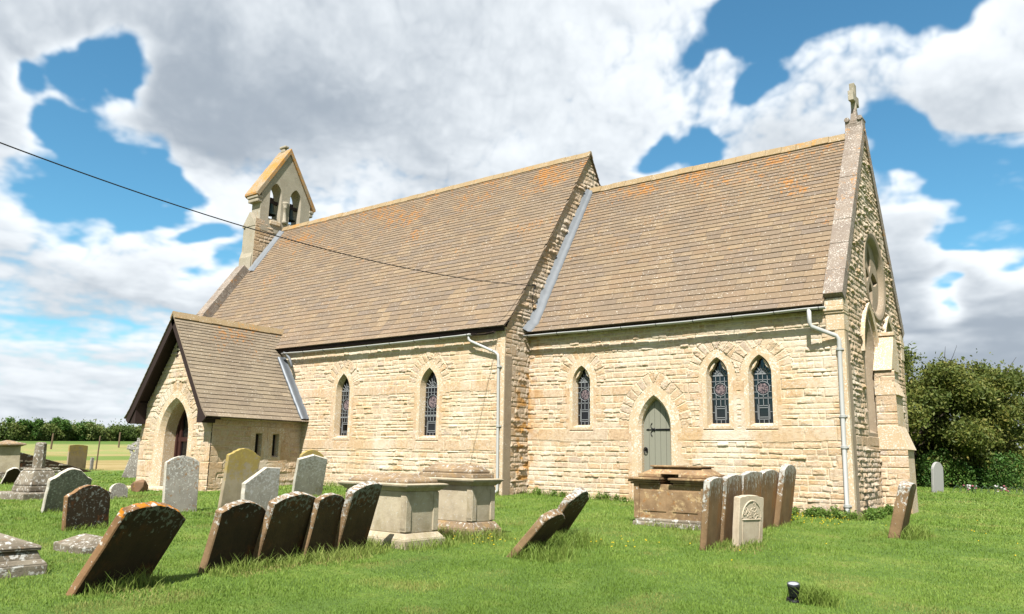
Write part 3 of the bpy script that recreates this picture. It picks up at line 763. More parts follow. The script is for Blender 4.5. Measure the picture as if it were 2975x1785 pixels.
GM = {
 'dark': mat_grave('dark shaded gravestone', lin(74, 56, 36), lin(46, 38, 26), [(lin(110, 68, 34), 3, .5, .7, 0, .7), (lin(128, 130, 122), 13, .62, .68, .4, .95)], .45),  # shade of the overhanging face put into the base colour, rims stay lighter
 'dark2': mat_grave('dark brown gravestone', lin(94, 74, 48), lin(60, 48, 32), [(lin(128, 84, 44), 2.6, .48, .68, 0, .75), (lin(136, 138, 128), 14, .6, .67, .4, .95)], .45),  # browner face, likewise darkened in the colour for its shade
 'dark_spot': mat_grave('spotted dark gravestone', lin(74, 58, 40), lin(48, 40, 30), [(lin(120, 72, 34), 4, .55, .7, 0, .8), (lin(150, 152, 146), 15, .52, .6, .1, .9)], .5),
 'grey': mat_grave('grey lichened gravestone', lin(152, 146, 136), lin(118, 112, 104), [(WHT, 20, .5, .62, .06, .75), (lin(140, 96, 60), 9, .66, .72, 0, .8)], .6),
 'grey_orange': mat_grave('grey gravestone with orange spots', lin(168, 162, 150), lin(136, 130, 120), [(WHT, 18, .53, .62, .1, .8), (lin(158, 116, 70), 11, .585, .63, .05, .85)], .4),
 'yellow': mat_grave('yellow lichened gravestone', lin(176, 162, 136), lin(148, 134, 110), [(lin(172, 148, 66), 5, .5, .68, .3, .75), (lin(190, 172, 84), 15, .62, .7, .15, .6)], .35),
 'pale': mat_grave('pale gravestone', lin(176, 170, 158), lin(144, 138, 126), [(lin(206, 206, 202), 14, .5, .6, .15, .7), (lin(150, 104, 62), 8, .66, .73, 0, .7), (lin(140, 128, 80), 3.4, .56, .7, 0, .5)], .35),
 'streak': mat_grave('brown streaked gravestone', lin(156, 124, 88), lin(116, 92, 64), [(lin(166, 112, 60), 4, .5, .66, 0, .75), (lin(176, 170, 160), 13, .66, .74, .3, .75), (WHT, 22, .66, .72, .34, .95)], .55, stretch=(1, 1, .28)),
 'cream': mat_grave('cream carved gravestone', lin(216, 200, 174), lin(188, 170, 144), [(WHT, 19, .6, .68, 0, .6), (lin(170, 130, 84), 6, .6, .72, 0, .5)], .4),
 'green': mat_grave('green brown gravestone', lin(126, 112, 80), lin(100, 90, 64), [(lin(136, 118, 52), 5, .5, .66, .3, .7)], .35),
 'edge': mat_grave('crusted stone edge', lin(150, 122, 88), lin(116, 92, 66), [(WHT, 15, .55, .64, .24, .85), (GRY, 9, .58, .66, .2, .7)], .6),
 'edge_orange': mat_grave('orange crusted stone edge', lin(150, 116, 80), lin(122, 90, 60), [(WHT, 15, .58, .65, .1, .9), (ORG, 4, .58, .64, .3, 1)], .6),
 'edge_white': mat_grave('pale stone edge', lin(212, 204, 188), lin(180, 170, 150), [(WHT, 15, .5, .63, 0, .7)], .5),
 'tomb': mat_grave('chest tomb limestone', lin(204, 190, 162), lin(176, 162, 136), [(WHT, 22, .58, .66, 0, .7), (lin(160, 146, 110), 3, .5, .66, 0, .5)], .4),
 'tomb_lid': mat_grave('tomb lid limestone', lin(168, 146, 116), lin(132, 112, 88), [(WHT, 17, .56, .63, 0, .85), (lin(172, 140, 92), 6, .5, .64, 0, .6)], .6),
 'tomb_brown': mat_grave('rusty brown tomb stone', lin(168, 138, 102), lin(130, 104, 76), [(lin(204, 178, 132), 5, .52, .64, 0, .8), (lin(166, 112, 54), 7, .58, .68, 0, .7), (WHT, 16, .62, .68, 0, .8)], .5),
 'tomb_grey': mat_grave('rough grey stone', lin(150, 140, 122), lin(112, 102, 86), [(WHT, 12, .54, .62, 0, .9), (lin(140, 104, 64), 5, .58, .7, 0, .6)], .7),
 'marble': mat_plain('pale grey granite', lin(176, 174, 170), .5, 0, .1, 20),
}

def top_curve(kind, w, hl, hr, ha, at):
    """points from the left shoulder to the right one"""
    n = 16; P = []
    if kind == 'arch':
        for i in range(n+1):
            u = -w/2+w*i/n; s = i/n; base = hl+(hr-hl)*s; P.append((u, base+(ha-(hl+hr)/2)*(1-(2*s-1)**2)))
    elif kind == 'round':
        for i in range(n+1):
            a = PI-PI*i/n; P.append((w/2*math.cos(a), (hl+hr)/2+(ha-(hl+hr)/2)*math.sin(a)))
    elif kind == 'shoulder':
        P = [(-w/2, hl-.02), (-w/2+.05, hl+.02), (-w/2+.1, hl+.035)]
        for i in range(n+1):
            s = i/n; P.append((-w/2+.12+(w-.24)*s, hl+.05+(hr-hl)*s+(ha-max(hl, hr)-.05)*(1-(2*s-1)**2)))
        P += [(w/2-.1, hr+.035), (w/2-.05, hr+.02), (w/2, hr-.02)]
    elif kind == 'peak': P = [(-w/2, hl), (at-.03, ha-.015), (at, ha), (at+.03, ha-.015), (w/2, hr)]
    elif kind == 'skew': P = [(-w/2, hl), (at, ha), (w/2, hr)]
    else: P = [(-w/2, hl), (w/2, hr)]
    return P

def headstone(label, x, y, rz, lean, roll, w, hl, hr, ha, at=0, t=.11, top='arch', face='grey', edge='edge', group=None, sink=.3, z=None, name='headstone', pts=None, jit=.006):
    rs = random.Random(int(abs(x*100)+abs(y*77)))
    out = pts or ([(-w/2, -sink)]+[(-w/2, hl*q) for q in (.15, .35, .55, .75, .9)]+top_curve(top, w, hl, hr, ha, at)+[(w/2, hr*q) for q in (.9, .75, .55, .35, .15)]+[(w/2, -sink)])
    out = [(u+rs.uniform(-jit, jit), v+rs.uniform(-jit, jit)) for u, v in out]
    cu = sum(p[0] for p in out)/len(out); cv = sum(p[1] for p in out)/len(out)
    def inset(d): return [(cu+(u-cu)*(1-d/max(.05, abs(w/2))), cv+(v-cv)*(1-d/max(.05, .6*(ha+sink)))) for u, v in out]
    m = MB(); A, Bq = inset(.014), out
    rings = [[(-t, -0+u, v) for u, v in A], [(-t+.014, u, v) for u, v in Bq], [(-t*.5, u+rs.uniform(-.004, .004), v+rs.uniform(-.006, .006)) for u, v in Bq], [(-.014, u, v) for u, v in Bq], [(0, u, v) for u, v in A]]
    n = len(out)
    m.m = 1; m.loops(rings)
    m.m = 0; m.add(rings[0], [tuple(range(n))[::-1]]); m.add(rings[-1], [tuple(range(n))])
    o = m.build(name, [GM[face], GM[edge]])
    c, s = math.cos, math.sin; rz, ln, rl = R(rz), R(lean), R(roll)
    b = Vector((-s(rz), c(rz), 0)); e = Vector((c(rz), s(rz), 0)); up = Vector((0, 0, c(ln)))+e*s(ln)
    Bv = b*c(rl)+up*s(rl); U = up*c(rl)-b*s(rl); X = Bv.cross(U)
    o.matrix_world = Matrix((X.to_4d(), Bv.to_4d(), U.to_4d(), (0, 0, 0, 1))).transposed()
    mw = o.matrix_world.copy(); mw.translation = (x, y, G(x, y) if z is None else z); mw[3][0] = mw[3][1] = mw[3][2] = 0; mw[3][3] = 1
    o.matrix_world = mw
    return tag(o, label, 'gravestone', group)

gl = 'leaning gravestones in the front row'
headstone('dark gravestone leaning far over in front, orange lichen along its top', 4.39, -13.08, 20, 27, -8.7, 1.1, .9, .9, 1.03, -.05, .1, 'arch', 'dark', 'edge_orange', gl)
headstone('dark gravestone with orange arched top behind the flat broken slab', -1.18, -10.75, 8.6, 3, 4, .84, .62, .62, .77, 0, .11, 'shoulder', 'dark_spot', 'edge_orange', 'lichened gravestones on the left')
headstone('rough grey arched gravestone leaning behind the orange topped one', -5.26, -9.32, 0, 15, .5, .92, .73, .73, .97, 0, .12, 'shoulder', 'grey', 'edge_white', 'lichened gravestones on the left')
headstone('tall grey gravestone speckled with orange in front of the porch arch', -3.03, -7.85, -6.5, -2, 1, .77, 1.1, 1.1, 1.24, 0, .1, 'arch', 'grey_orange', 'edge_white', 'gravestones before the porch')
headstone('yellow lichened gravestone beside the porch side wall', -2.91, -6.5, -4.6, 4, -3, .84, 1.24, 1.24, 1.4, -.05, .12, 'shoulder', 'yellow', 'yellow', 'gravestones before the porch')
headstone('grey gravestone with an angular chipped top in front of the yellow one', .17, -8.09, 3, 1, 0, .84, .76, 1.06, 1.07, .08, .11, 'skew', 'pale', 'edge_white', 'gravestones before the porch')
headstone('pale peaked gravestone leaning near the porch corner', -4.53, -3.12, -13, 15, 1, .89, 1.07, 1.07, 1.2, 0, .12, 'peak', 'pale', 'edge_white', 'gravestones before the porch')
headstone('yellowish round topped gravestone hidden behind the pale peaked one', -5.97, -1.91, -8, 3, -2, .8, 1.08, 1.08, 1.26, 0, .12, 'arch', 'yellow', 'yellow', 'gravestones before the porch')
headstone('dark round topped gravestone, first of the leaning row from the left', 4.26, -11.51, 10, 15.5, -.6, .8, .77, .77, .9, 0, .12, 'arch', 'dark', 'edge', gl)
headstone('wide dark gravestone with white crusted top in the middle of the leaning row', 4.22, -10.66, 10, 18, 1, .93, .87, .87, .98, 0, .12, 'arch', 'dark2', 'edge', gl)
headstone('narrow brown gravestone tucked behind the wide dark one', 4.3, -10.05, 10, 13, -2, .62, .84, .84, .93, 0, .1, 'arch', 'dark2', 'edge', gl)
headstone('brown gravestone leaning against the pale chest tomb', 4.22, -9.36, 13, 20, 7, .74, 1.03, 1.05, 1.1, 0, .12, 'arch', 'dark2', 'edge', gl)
gl2 = 'pair of gravestones leaning almost to the ground'
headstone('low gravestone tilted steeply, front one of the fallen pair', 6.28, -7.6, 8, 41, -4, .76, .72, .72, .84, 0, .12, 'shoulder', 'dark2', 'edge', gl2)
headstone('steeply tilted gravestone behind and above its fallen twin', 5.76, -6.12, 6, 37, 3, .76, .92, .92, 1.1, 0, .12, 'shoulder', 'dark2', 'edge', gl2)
gl3 = 'row of brown gravestones before the chancel'
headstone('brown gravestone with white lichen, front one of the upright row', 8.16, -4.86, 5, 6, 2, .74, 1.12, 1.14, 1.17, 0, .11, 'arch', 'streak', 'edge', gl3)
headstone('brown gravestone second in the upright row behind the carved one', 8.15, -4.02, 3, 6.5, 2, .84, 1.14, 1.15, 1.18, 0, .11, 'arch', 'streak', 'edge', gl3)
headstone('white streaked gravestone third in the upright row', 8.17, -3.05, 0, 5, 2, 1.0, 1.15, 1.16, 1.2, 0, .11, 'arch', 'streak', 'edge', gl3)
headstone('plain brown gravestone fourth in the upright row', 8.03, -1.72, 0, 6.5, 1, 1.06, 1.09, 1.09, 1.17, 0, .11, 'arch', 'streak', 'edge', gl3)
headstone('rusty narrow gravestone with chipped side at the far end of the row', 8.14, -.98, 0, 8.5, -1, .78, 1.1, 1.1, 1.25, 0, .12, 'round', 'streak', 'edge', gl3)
cs = headstone('small cream gravestone with carved scrollwork in its arched head', 8.52, -4.05, -13, 4, -1, .76, .8, .8, .84, 0, .13, 'arch', 'cream', 'cream')
m = MB(); rs = random.Random(4)
for i in range(26):
    a = rs.uniform(.1, PI-.1); r = rs.uniform(.03, .25); cu, cv = r*math.cos(a)*1.05, .47+r*math.sin(a); q = rs.uniform(.022, .05); a0 = rs.uniform(0, 6)
    m.tube([(.002, cu+q*(1-i2/18)*math.cos(a0+i2*.5), cv+q*(1-i2/18)*math.sin(a0+i2*.5)) for i2 in range(11)], .009, 5)
m.tube([(.0, .29*math.cos(PI*i/16), .46+.29*math.sin(PI*i/16)) for i in range(17)], .014, 6)
m.tube([(.0, -.29, .43), (.0, .29, .43)], .014, 6); m.tube([(.0, -.27, .43), (.0, -.25, -.05)], .01, 6); m.tube([(.0, .27, .43), (.0, .25, -.05)], .01, 6)
m.build('carving', GM['cream'], cs)
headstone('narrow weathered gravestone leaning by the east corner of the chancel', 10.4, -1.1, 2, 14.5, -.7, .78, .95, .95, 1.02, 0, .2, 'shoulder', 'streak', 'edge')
headstone('small round grey footstone on the grass before the porch', -8.21, -6.57, 2, -8, -1, .5, .22, .22, .42, 0, .1, 'round', 'grey', 'edge_white')
headstone('square brown gravestone at the edge of the hay field', -24.04, -.46, -2, -3, -.6, .82, 1.12, 1.12, 1.16, 0, .11, 'arch', 'green', 'yellow')
headstone('small dark footstone tipped over beside the left pedestal tomb', -17.9, -5.55, -10, 24, -12, .55, .45, .3, .62, -.05, .1, 'arch', 'dark', 'edge_white')
headstone('slim pale round headed granite gravestone near the right hand thorn trees', 8.61, 15.26, -25, 3, 0, .6, .78, .78, 1.1, 0, .1, 'round', 'marble', 'marble')
headstone('small grey marker post standing at the field edge', -23.57, 0, 0, 0, 0, .13, .58, .58, .6, 0, .1, 'flat', 'grey', 'grey', name='grave_marker')

# Celtic cross half hidden by the porch
cc = empty('celtic_cross', (-18.2, -1.05, G(-18.08, -.95))); cc.rotation_euler = (R(-10), 0, R(-38))
tag(cc, 'grey wheel headed cross leaning behind the porch corner', 'stone cross')
m = MB(); m.prism([(-.3, -.2), (.3, -.2), (.17, .95), (-.17, .95)], lambda u, v, d: (d, u, v), -.09, .09); m.build('shaft', GM['grey'], cc, bevel=.02)
m = MB(); k = 28
for r0, r1 in ((.2, .31),):
    m.loops([[(d, r*math.cos(2*PI*i/k), 1.17+r*math.sin(2*PI*i/k)) for i in range(k)] for r, d in ((r0, -.06), (r1, -.06), (r1, .06), (r0, .06), (r0, -.06))])
m.build('ring', GM['grey'], cc)
m = MB(); W = .08
m.prism([(-W, .9), (W, .9), (W, 1.1), (.4, 1.07), (.4, 1.27), (W, 1.24), (.12, 1.6), (-.12, 1.6), (-W, 1.24), (-.4, 1.27), (-.4, 1.07), (-W, 1.1)], lambda u, v, d: (d, u, v), -.085, .085); m.build('cross_head', GM['grey'], cc, bevel=.015)

# ------------------------------------------------------------------ tombs
def chest_tomb(label, x, y, rz, L, Wd, H, mat, lid, group=None, steps=2, pil=True, hip=.1, tilt=0, ph=.2):
    """x,y: centre; L along x, Wd along y; H to the underside of the cornice"""
    t = empty('chest_tomb', (x, y, G(x, y)), R(rz)); t.rotation_euler = (R(tilt), R(tilt*.6), R(rz)); tag(t, label, 'tomb', group)
    a, b = L/2, Wd/2
    m = MB(); m.frustum(0, 0, -.3, ph*.55, a+.07, b+.07, a+.07, b+.07); m.frustum(0, 0, ph*.55, ph, a+.06, b+.06, a-.02, b-.02); m.build('plinth', GM[lid if ph > .2 else mat], t, bevel=.015)
    m = MB(); m.frustum(0, 0, ph, H, a-.05, b-.05, a-.035, b-.035)
    for sx in (-1, 1):
        for sy in (-1, 1):
            x0, x1 = sorted((sx*(a-.16), sx*(a-.025))); y0, y1 = sorted((sy*(b-.15), sy*(b-.025)))
            if pil: m.box(x0, x1, y0, y1, ph+.02, H-.02)
    m.build('chest', GM[mat], t, bevel=.012)
    if pil:
        for sx in (-1, 1):
            m = MB(); m.box(*sorted((sx*(a-.15), sx*(a-.035))), -b+.02, -b+.03, ph+.06, H-.06)
            for q in range(4):
                u = sx*(a-.135+q*.028); m.box(u-.008, u+.008, -b+.012, -b+.03, ph+.08, H-.08)
            m.build('fluted_pilaster', GM[mat], t)
    m = MB(); e = .0
    m.frustum(0, 0, H, H+.05, a-.02, b-.02, a+.03, b+.03); m.frustum(0, 0, H+.05, H+.075, a+.05, b+.05, a+.06, b+.06); m.frustum(0, 0, H+.075, H+.11, a+.075, b+.075, a+.085, b+.085)
    m.frustum(0, 0, H+.11, H+.125, a+.085, b+.085, a+.02, b+.02)
    m.build('cornice', GM[lid if mat != 'tomb' else mat], t, bevel=.008)
    m = MB(); z = H+.12
    for i in range(steps):
        k_ = 1-.1*i; hh = .09 if i < steps-1 or not hip else .06
        m.frustum(0, 0, z, z+hh, a*k_-.04, b*k_-.04, a*k_-.045, b*k_-.045); z += hh
    if hip: m.frustum(0, 0, z, z+hip, a*(1-.1*(steps-1))-.05, b*(1-.1*(steps-1))-.05, a*.62, b*.25)
    m.build('lid', GM[lid], t, bevel=.02)
    return t
tg = 'chest tombs beside the nave'
chest_tomb('pale stone chest tomb with flat mossy lid, nearer one beside the nave', 3.8, -8.12, -2, 1.56, .8, .86, 'tomb', 'tomb_lid', tg, 1, True, .09, 0)
chest_tomb('grey chest tomb with stepped hipped lid behind the pale one', 3.93, -6.62, -2, 1.46, .68, .89, 'tomb', 'tomb_lid', tg, 2, True, .1, 0, .26)

# rusty table tomb by the priest's door, its cornice and lid broken in the middle
bt = empty('table_tomb', (6.46, -2.45, G(6.46, -2.9))); tag(bt, 'rusty brown table tomb with broken lid before the green door', 'tomb')
m = MB(); m.frustum(0, 0, -.2, .1, .84, .53, .82, .51); m.frustum(0, 0, .1, .17, .8, .49, .77, .46); m.build('plinth', GM['tomb_grey'], bt, bevel=.03)
m = MB(); m.box(-.77, .77, -.45, .45, .15, .84)
for x in (-.8, .68): m.box(x, x+.12, -.48, -.45, .15, .84)
for x0, x1 in ((-.6, -.08), (.06, .6)): m.box(x0, x1, -.465, -.45, .3, .72)
m.build('chest', GM['tomb_brown'], bt, bevel=.012)
m = MB()
for x0, x1 in ((-.95, -.17), (.02, 1.02)):
    m.box(x0+.08, x1-.04, -.5, .5, .84, .88); m.box(x0+.04, x1-.02, -.54, .54, .885, .925); m.box(x0, x1, -.58, .58, .93, .975)
m.build('cornice', GM['tomb_brown'], bt, bevel=.012)
m = MB()
for x0, x1 in ((-.72, -.2), (.24, .86)): m.box(x0, x1, -.44, .44, .975, 1.06)
m.build('lid', GM['tomb_brown'], bt, bevel=.02)
m = MB(); m.hexa([(-.68, -.42, 1.05), (.8, -.42, 1.05), (.8, .42, 1.05), (-.68, .42, 1.05), (-.44, -.26, 1.17), (.62, -.26, 1.17), (.62, .26, 1.17), (-.44, .26, 1.17)]); m.box(-.46, .6, -.3, .3, 1.17, 1.19); m.box(-.49, .64, -.33, .33, 1.19, 1.225)
m.build('cap', GM['tomb_brown'], bt, bevel=.012)

# coped coffin tomb, mostly outside the frame on the left
ct = empty('coped_tomb', (2.05, -13.65, G(2.4, -13.5)), R(-3)); tag(ct, 'low stepped grey coffin tomb at the lower left edge', 'tomb')
m = MB(); m.frustum(0, 0, -.2, .11, .98, .48, .98, .48); m.frustum(0, 0, .11, .17, .98, .48, .93, .43); m.build('plinth', GM['tomb_grey'], ct, bevel=.015)
m = MB(); m.frustum(0, 0, .165, .27, .92, .42, .88, .38); m.frustum(0, 0, .27, .3, .91, .41, .91, .41); m.frustum(0, 0, .3, .33, .92, .42, .9, .4); m.build('chest', GM['tomb_grey'], ct, bevel=.012)
m = MB(); m.frustum(0, 0, .33, .48, .9, .4, .5, .03); m.build('coped_lid', GM['tomb_grey'], ct, bevel=.012)
# broken flat slab
fs = empty('broken_slab', (1.4, -11.95, G(1.2, -12.1)-.03), R(14)); fs.scale = (.8, .8, 1); fs.rotation_euler = (R(5), R(3), R(12)); tag(fs, 'flat lichened grey slab lying broken beside the leaning dark stone', 'stone slab')
m = MB(); m.prism([(-.42, -.4), (.4, -.46), (.62, -.1), (.42, .36), (-.36, .4)], lambda u, v, d: (u, v, d), -.2, .16); m.build('slab_base', GM['tomb_grey'], fs, bevel=.02)
m = MB(); m.hexa([(-.4, -.38, .155), (.45, -.4, .155), (.42, .34, .155), (-.36, .38, .155), (-.2, -.02, .24), (.25, -.06, .24), (.22, .04, .24), (-.2, .06, .24)]); m.build('coped_top', GM['tomb_grey'], fs, bevel=.02)

# old cross base with a stump of shaft
cb = empty('cross_base', (-10.2, -7.9, G(-10, -8)), R(8)); cb.scale = (.82, .82, 1); tag(cb, 'old cross stump in a rough stone block on a square slab', 'stone cross')
m = MB(); m.box(-.95, .95, -.95, .95, -.25, .17); m.build('slab', GM['tomb_grey'], cb, bevel=.03)
m = MB(); m.frustum(-.1, .05, .17, .34, .52, .52, .5, .5); m.frustum(-.1, .05, .34, .74, .5, .5, .36, .36); m.frustum(-.1, .05, .74, .8, .36, .36, .3, .3); m.build('socket_stone', GM['tomb_grey'], cb, bevel=.05)
m = MB(); m.lathe([(.2, .8), (.19, 1.2), (.175, 1.48), (.12, 1.52)], (-.1, .05, 0), 8); m.build('shaft', GM['tomb_grey'], cb)
# tall pedestal tomb
pt = empty('pedestal_tomb', (-21.55, -4.35, G(-21.5, -4.3))); pt.rotation_euler = (R(2), R(-2), R(-6)); tag(pt, 'tall grey pedestal tomb with pyramid cap at the left edge', 'tomb')
m = MB(); m.box(-.5, .5, -.5, .5, -.3, .16); m.box(-.46, .46, -.46, .46, .16, .24); m.build('plinth', GM['tomb_grey'], pt, bevel=.02)
m = MB(); m.frustum(0, 0, .24, 1.24, .4, .4, .39, .39); m.build('pedestal', GM['tomb'], pt, bevel=.015)
m = MB(); m.frustum(0, 0, 1.24, 1.28, .42, .42, .5, .5); m.frustum(0, 0, 1.28, 1.35, .54, .54, .54, .54); m.frustum(0, 0, 1.35, 1.5, .52, .52, .05, .05); m.build('cap', GM['tomb_lid'], pt, bevel=.012)
# ruined sloping wall
rw = empty('ruined_wall', (-23.2, -2.0, G(-23.2, -2))); tag(rw, 'dark ruined drystone wall sloping down behind the cross stump', 'wall')
def rwf(s, t, n): return (.25+n, s, t)
w_ = rubble_wall('wall_face', rwf, -1.5, 1.7, -.2, 1.0, .05, 91, GM['tomb_grey'], rw, inside=lambda s, t: t < .92-.26*(s+1.5), quoin=(0, 0))
m = MB(); m.hexa([(-.3, -1.5, -.2), (.24, -1.5, -.2), (.24, 1.7, -.2), (-.3, 1.7, -.2), (-.3, -1.5, .93), (.27, -1.5, .93), (.27, 1.7, .1), (-.3, 1.7, .1)]); m.build('wall_core', GM['dark'], rw, bevel=.03)

# orange boulder at the porch foot
def boulder(name, loc, sx, sy, sz, mat, seed, label, cat='boulder'):
    bm = bmesh.new(); bmesh.ops.create_icosphere(bm, subdivisions=4, radius=1)
    rs = np.random.RandomState(seed); D = [Vector(rs.normal(size=3)).normalized() for _ in range(16)]; H = [rs.uniform(.6, .95) for _ in D]
    for v in bm.verts:
        d = v.co.normalized(); r = 1.0
        for a, h in zip(D, H):
            q = d.dot(a)
            if q > .05: r = min(r, h/q)
        v.co = Vector((d.x*r*sx, d.y*r*sy, d.z*r*sz))
    me = bpy.data.meshes.new(name); bm.to_mesh(me); bm.free()
    o = link_mesh(name, me, mat); o.location = loc; return tag(o, label, cat)
boulder('boulder', (-10.55, -4.75, G(-10.5, -4.7)+.1), .36, .3, .3, mat_ashlar('orange lichened boulder', lin(144, 112, 84), lin(112, 86, 64), .8, orange=.8, ot=.6, scale=1.5), 5, 'rough brown boulder with orange lichen beside the porch step')
boulder('boulder', (5.3, -1.0, G(5.3, -1)+.08), .17, .14, .16, GM['edge_white'], 8, 'small white block at the foot of the chancel wall', 'stone block')

# ------------------------------------------------------------------ ground spotlight, cable, fences
sx, sy = 10.55, -8.25; gl_ = empty('ground_spotlight', (sx, sy, G(sx, sy)+.035)); gl_.rotation_euler = (R(11), R(3), 0); gl_.scale = (.88, .88, .88); tag(gl_, 'small black spotlight with silver glass lens set in the lawn', 'spotlight')
m = MB(); m.lathe([(.055, -.12), (.1, -.1), (.1, -.0), (.06, .01)], n=20); m.build('base', M['iron'], gl_, True)
m = MB(); m.lathe([(.058, -.02), (.064, .05), (.074, .14), (.076, .155)], n=20); m.build('housing', mat_plain('black plastic', lin(34, 36, 40), .4, 0, .2, 20), gl_, True)
m = MB(); m.lathe([(.072, .155), (.08, .158), (.08, .2), (.074, .206), (.068, .2)], n=24); m.build('bezel', mat_plain('dark grey bezel', lin(74, 76, 84), .35, .3, .2, 20), gl_, True)
m = MB(); m.lathe([(.0, .201), (.04, .204), (.068, .2), (.068, .19), (.0, .19)], n=24); m.build('lens', mat_plain('silvery lens', lin(190, 194, 198), .35, .0, .35, 60), gl_, True)

A_ = Vector((.052, -13.411, 5.862)); Ee = Vector((.12, 1.26, 6.3)); m = MB(); pts = []
for i in range(71):
    t = -.6+1.6*i/70; p = A_.lerp(Ee, t); p.z -= .45*4*t*(1-t); pts.append(p)
m.tube(pts, .011, 6)
ca = m.build('overhead_cable', mat_plain('black cable', lin(36, 36, 38), .6, 0, .2, 9)); tag(ca, 'thin black overhead cable running down to the nave gable', 'cable')
m = MB(); m.tube([(.02, 1.26, 6.35), (.14, 1.26, 6.33), (.14, 1.26, 6.2)], .02, 6); m.tube([(.13, 1.26, 6.3), (.1, 1.2, 6.0), (.05, 1.25, 5.7), (.06, 1.4, 5.4)], .01, 5); m.build('cable_bracket', M['iron'], church)

tim = mat_plain('weathered fence timber', lin(132, 112, 88), .85, 0, .4, 9)
def post(label, x, y, h, r=.05, lean=(0, 0), group='posts of the field fence'):
    m = MB(); m.lathe([(r, -.3), (r*.95, h*.5), (r*.9, h-.02), (r*.6, h)], n=8)
    o = m.build('fence_post', tim); o.location = (x, y, G(x, y)); o.rotation_euler = (R(lean[0]), R(lean[1]), 0); return tag(o, label, 'fence post', group)
post('short leaning fence post in the hay field above the cross stump', -44.1, 7.0, 1.05, .065, (0, 4))
post('tall thin fence post beside the square brown gravestone', -23.9, .35, 1.55, .035, (0, 2))
post('fence post in the hay field nearest the porch', -46.75, 13.0, 1.15, .065)
fr = empty('rail_fence', (11.5, 34, G(11.5, 34))); tag(fr, 'low timber rail fence behind the thorn trees at right', 'fence')
for i in range(6):
    m = MB(); m.box(-.06, .06, -.06, .06, -.3, 1.15); o = m.build('post', tim, fr); o.location = (-2+i*1.9, i*.5, 0)
for z in (.45, .95):
    m = MB(); m.hexa([(-2, -.03, z), (7.6, 2.5, z), (7.6, 2.55, z), (-2, .02, z), (-2, -.03, z+.11), (7.6, 2.5, z+.11), (7.6, 2.55, z+.11), (-2, .02, z+.11)]); m.build('rail', tim, fr)

# low wire grave edging with flowers
ge = empty('grave_edging', (9.0, 15.6, G(9, 15.6))); tag(ge, 'low wire hoop edging round a grave near the thorn trees', 'grave edging')
m = MB()
for (xa, ya), (xb, yb) in (((0, 0), (3.2, 1.2)), ((3.2, 1.2), (2.8, 2.2))):
    n = int(math.hypot(xb-xa, yb-ya)/.22)
    for i in range(n):
        a, b = i/n, (i+1.4)/n
        m.tube([(xa+(xb-xa)*(a+(b-a)*q/8), ya+(yb-ya)*(a+(b-a)*q/8), .26*math.sin(PI*q/8)**.7) for q in range(9)], .007, 4)
m.build('wire_hoop', mat_plain('green wire', lin(96, 110, 100), .6, .2, .2, 9), ge)
fw = [mat_plain('white petals', lin(232, 226, 224), .6, 0, .1, 9), mat_plain('pink petals', lin(206, 120, 136), .6, 0, .1, 9), mat_plain('flower leaf green', lin(70, 104, 48), .7, 0, .3, 9)]
for i, (dx, dy, lab) in enumerate(((.55, .25, 'left'), (1.5, .62, 'middle'), (2.4, .95, 'right'))):
    f = empty('flower_bunch', (9+dx, 15.6+dy, G(9, 15.6))); tag(f, ['pink and white flower bunch nearest the granite gravestone', 'largest pink and white flower bunch inside the wire edging', 'pink and white flower bunch farthest right on the edged grave'][i], 'flowers', 'flower bunches on the edged grave')
    rs = random.Random(i)
    for nm, mt, c_ in (('white_bloom', fw[0], 7), ('pink_bloom', fw[1], 6), ('leaf', fw[2], 14)):
        m = MB()
        for q in range(c_):
            p = (rs.uniform(-.2, .2), rs.uniform(-.1, .1), rs.uniform(.08, .3)); s_ = rs.uniform(.03, .055)
            if nm == 'leaf': m.add([p, (p[0]+.05, p[1], p[2]+.06), (p[0], p[1]+.03, p[2]-.14)], [(0, 1, 2)])
            else: m.lathe([(.0, -s_), (s_*.9, -s_*.3), (s_, s_*.3), (0, s_*.6)], p, 7)
        m.build(nm, mt, f)
# ------------------------------------------------------------------ ground
def axis(lo, hi, fine, far):
    a = list(np.arange(lo, hi+1e-6, fine)); d = fine
    x = hi
    while x < far: d *= 1.25; x += d; a.append(x)
    x = lo; d = fine
    while x > -far: d *= 1.25; x -= d; a.insert(0, x)
    return np.array(a)
gx = axis(-32, 22, .4, 1500); gy = axis(-19, 30, .4, 1500)
GX, GY = np.meshgrid(gx, gy); GZ = gh(GX, GY)
nx, ny = len(gx), len(gy); q = (np.arange(ny-1)[:, None]*nx+np.arange(nx-1)[None, :]).ravel()
k = NT('lawn and field'); co = k.coord(); sep = k.n('ShaderNodeSeparateXYZ'); k.l(co, sep.inputs[0])
lawn = k.ramp(k.noise(1.2, 6, .65, co), [(.3, lin(84, 112, 40)), (.5, lin(104, 134, 50)), (.62, lin(126, 146, 60)), (.75, lin(150, 142, 82))])
lawn = k.mix(k.rng(k.noise(30, 5, .7, co), .4, .7, 0, .7), lawn, lin(70, 92, 34))
hay = k.ramp(k.noise(.35, 6, .65, co, (1.0, .35, 1)), [(.36, lin(128, 132, 64)), (.46, lin(166, 150, 98)), (.6, lin(178, 158, 110)), (.72, lin(136, 136, 72))])
hay = k.mix(k.rng(k.noise(1.1, 8, .75, co, (1, .3, 1)), .42, .66, 0, .75), hay, lin(150, 132, 76))
upper = k.math('MULTIPLY', k.rng(sep.outputs[0], -35, -40), k.rng(k.noise(.5, 5, .7, co), .3, .6)); hay = k.mix(upper, hay, lin(140, 150, 84))
bank = k.rng(k.math('ABSOLUTE', k.math('ADD', sep.outputs[0], 33.5)), 2.8, 1.4)
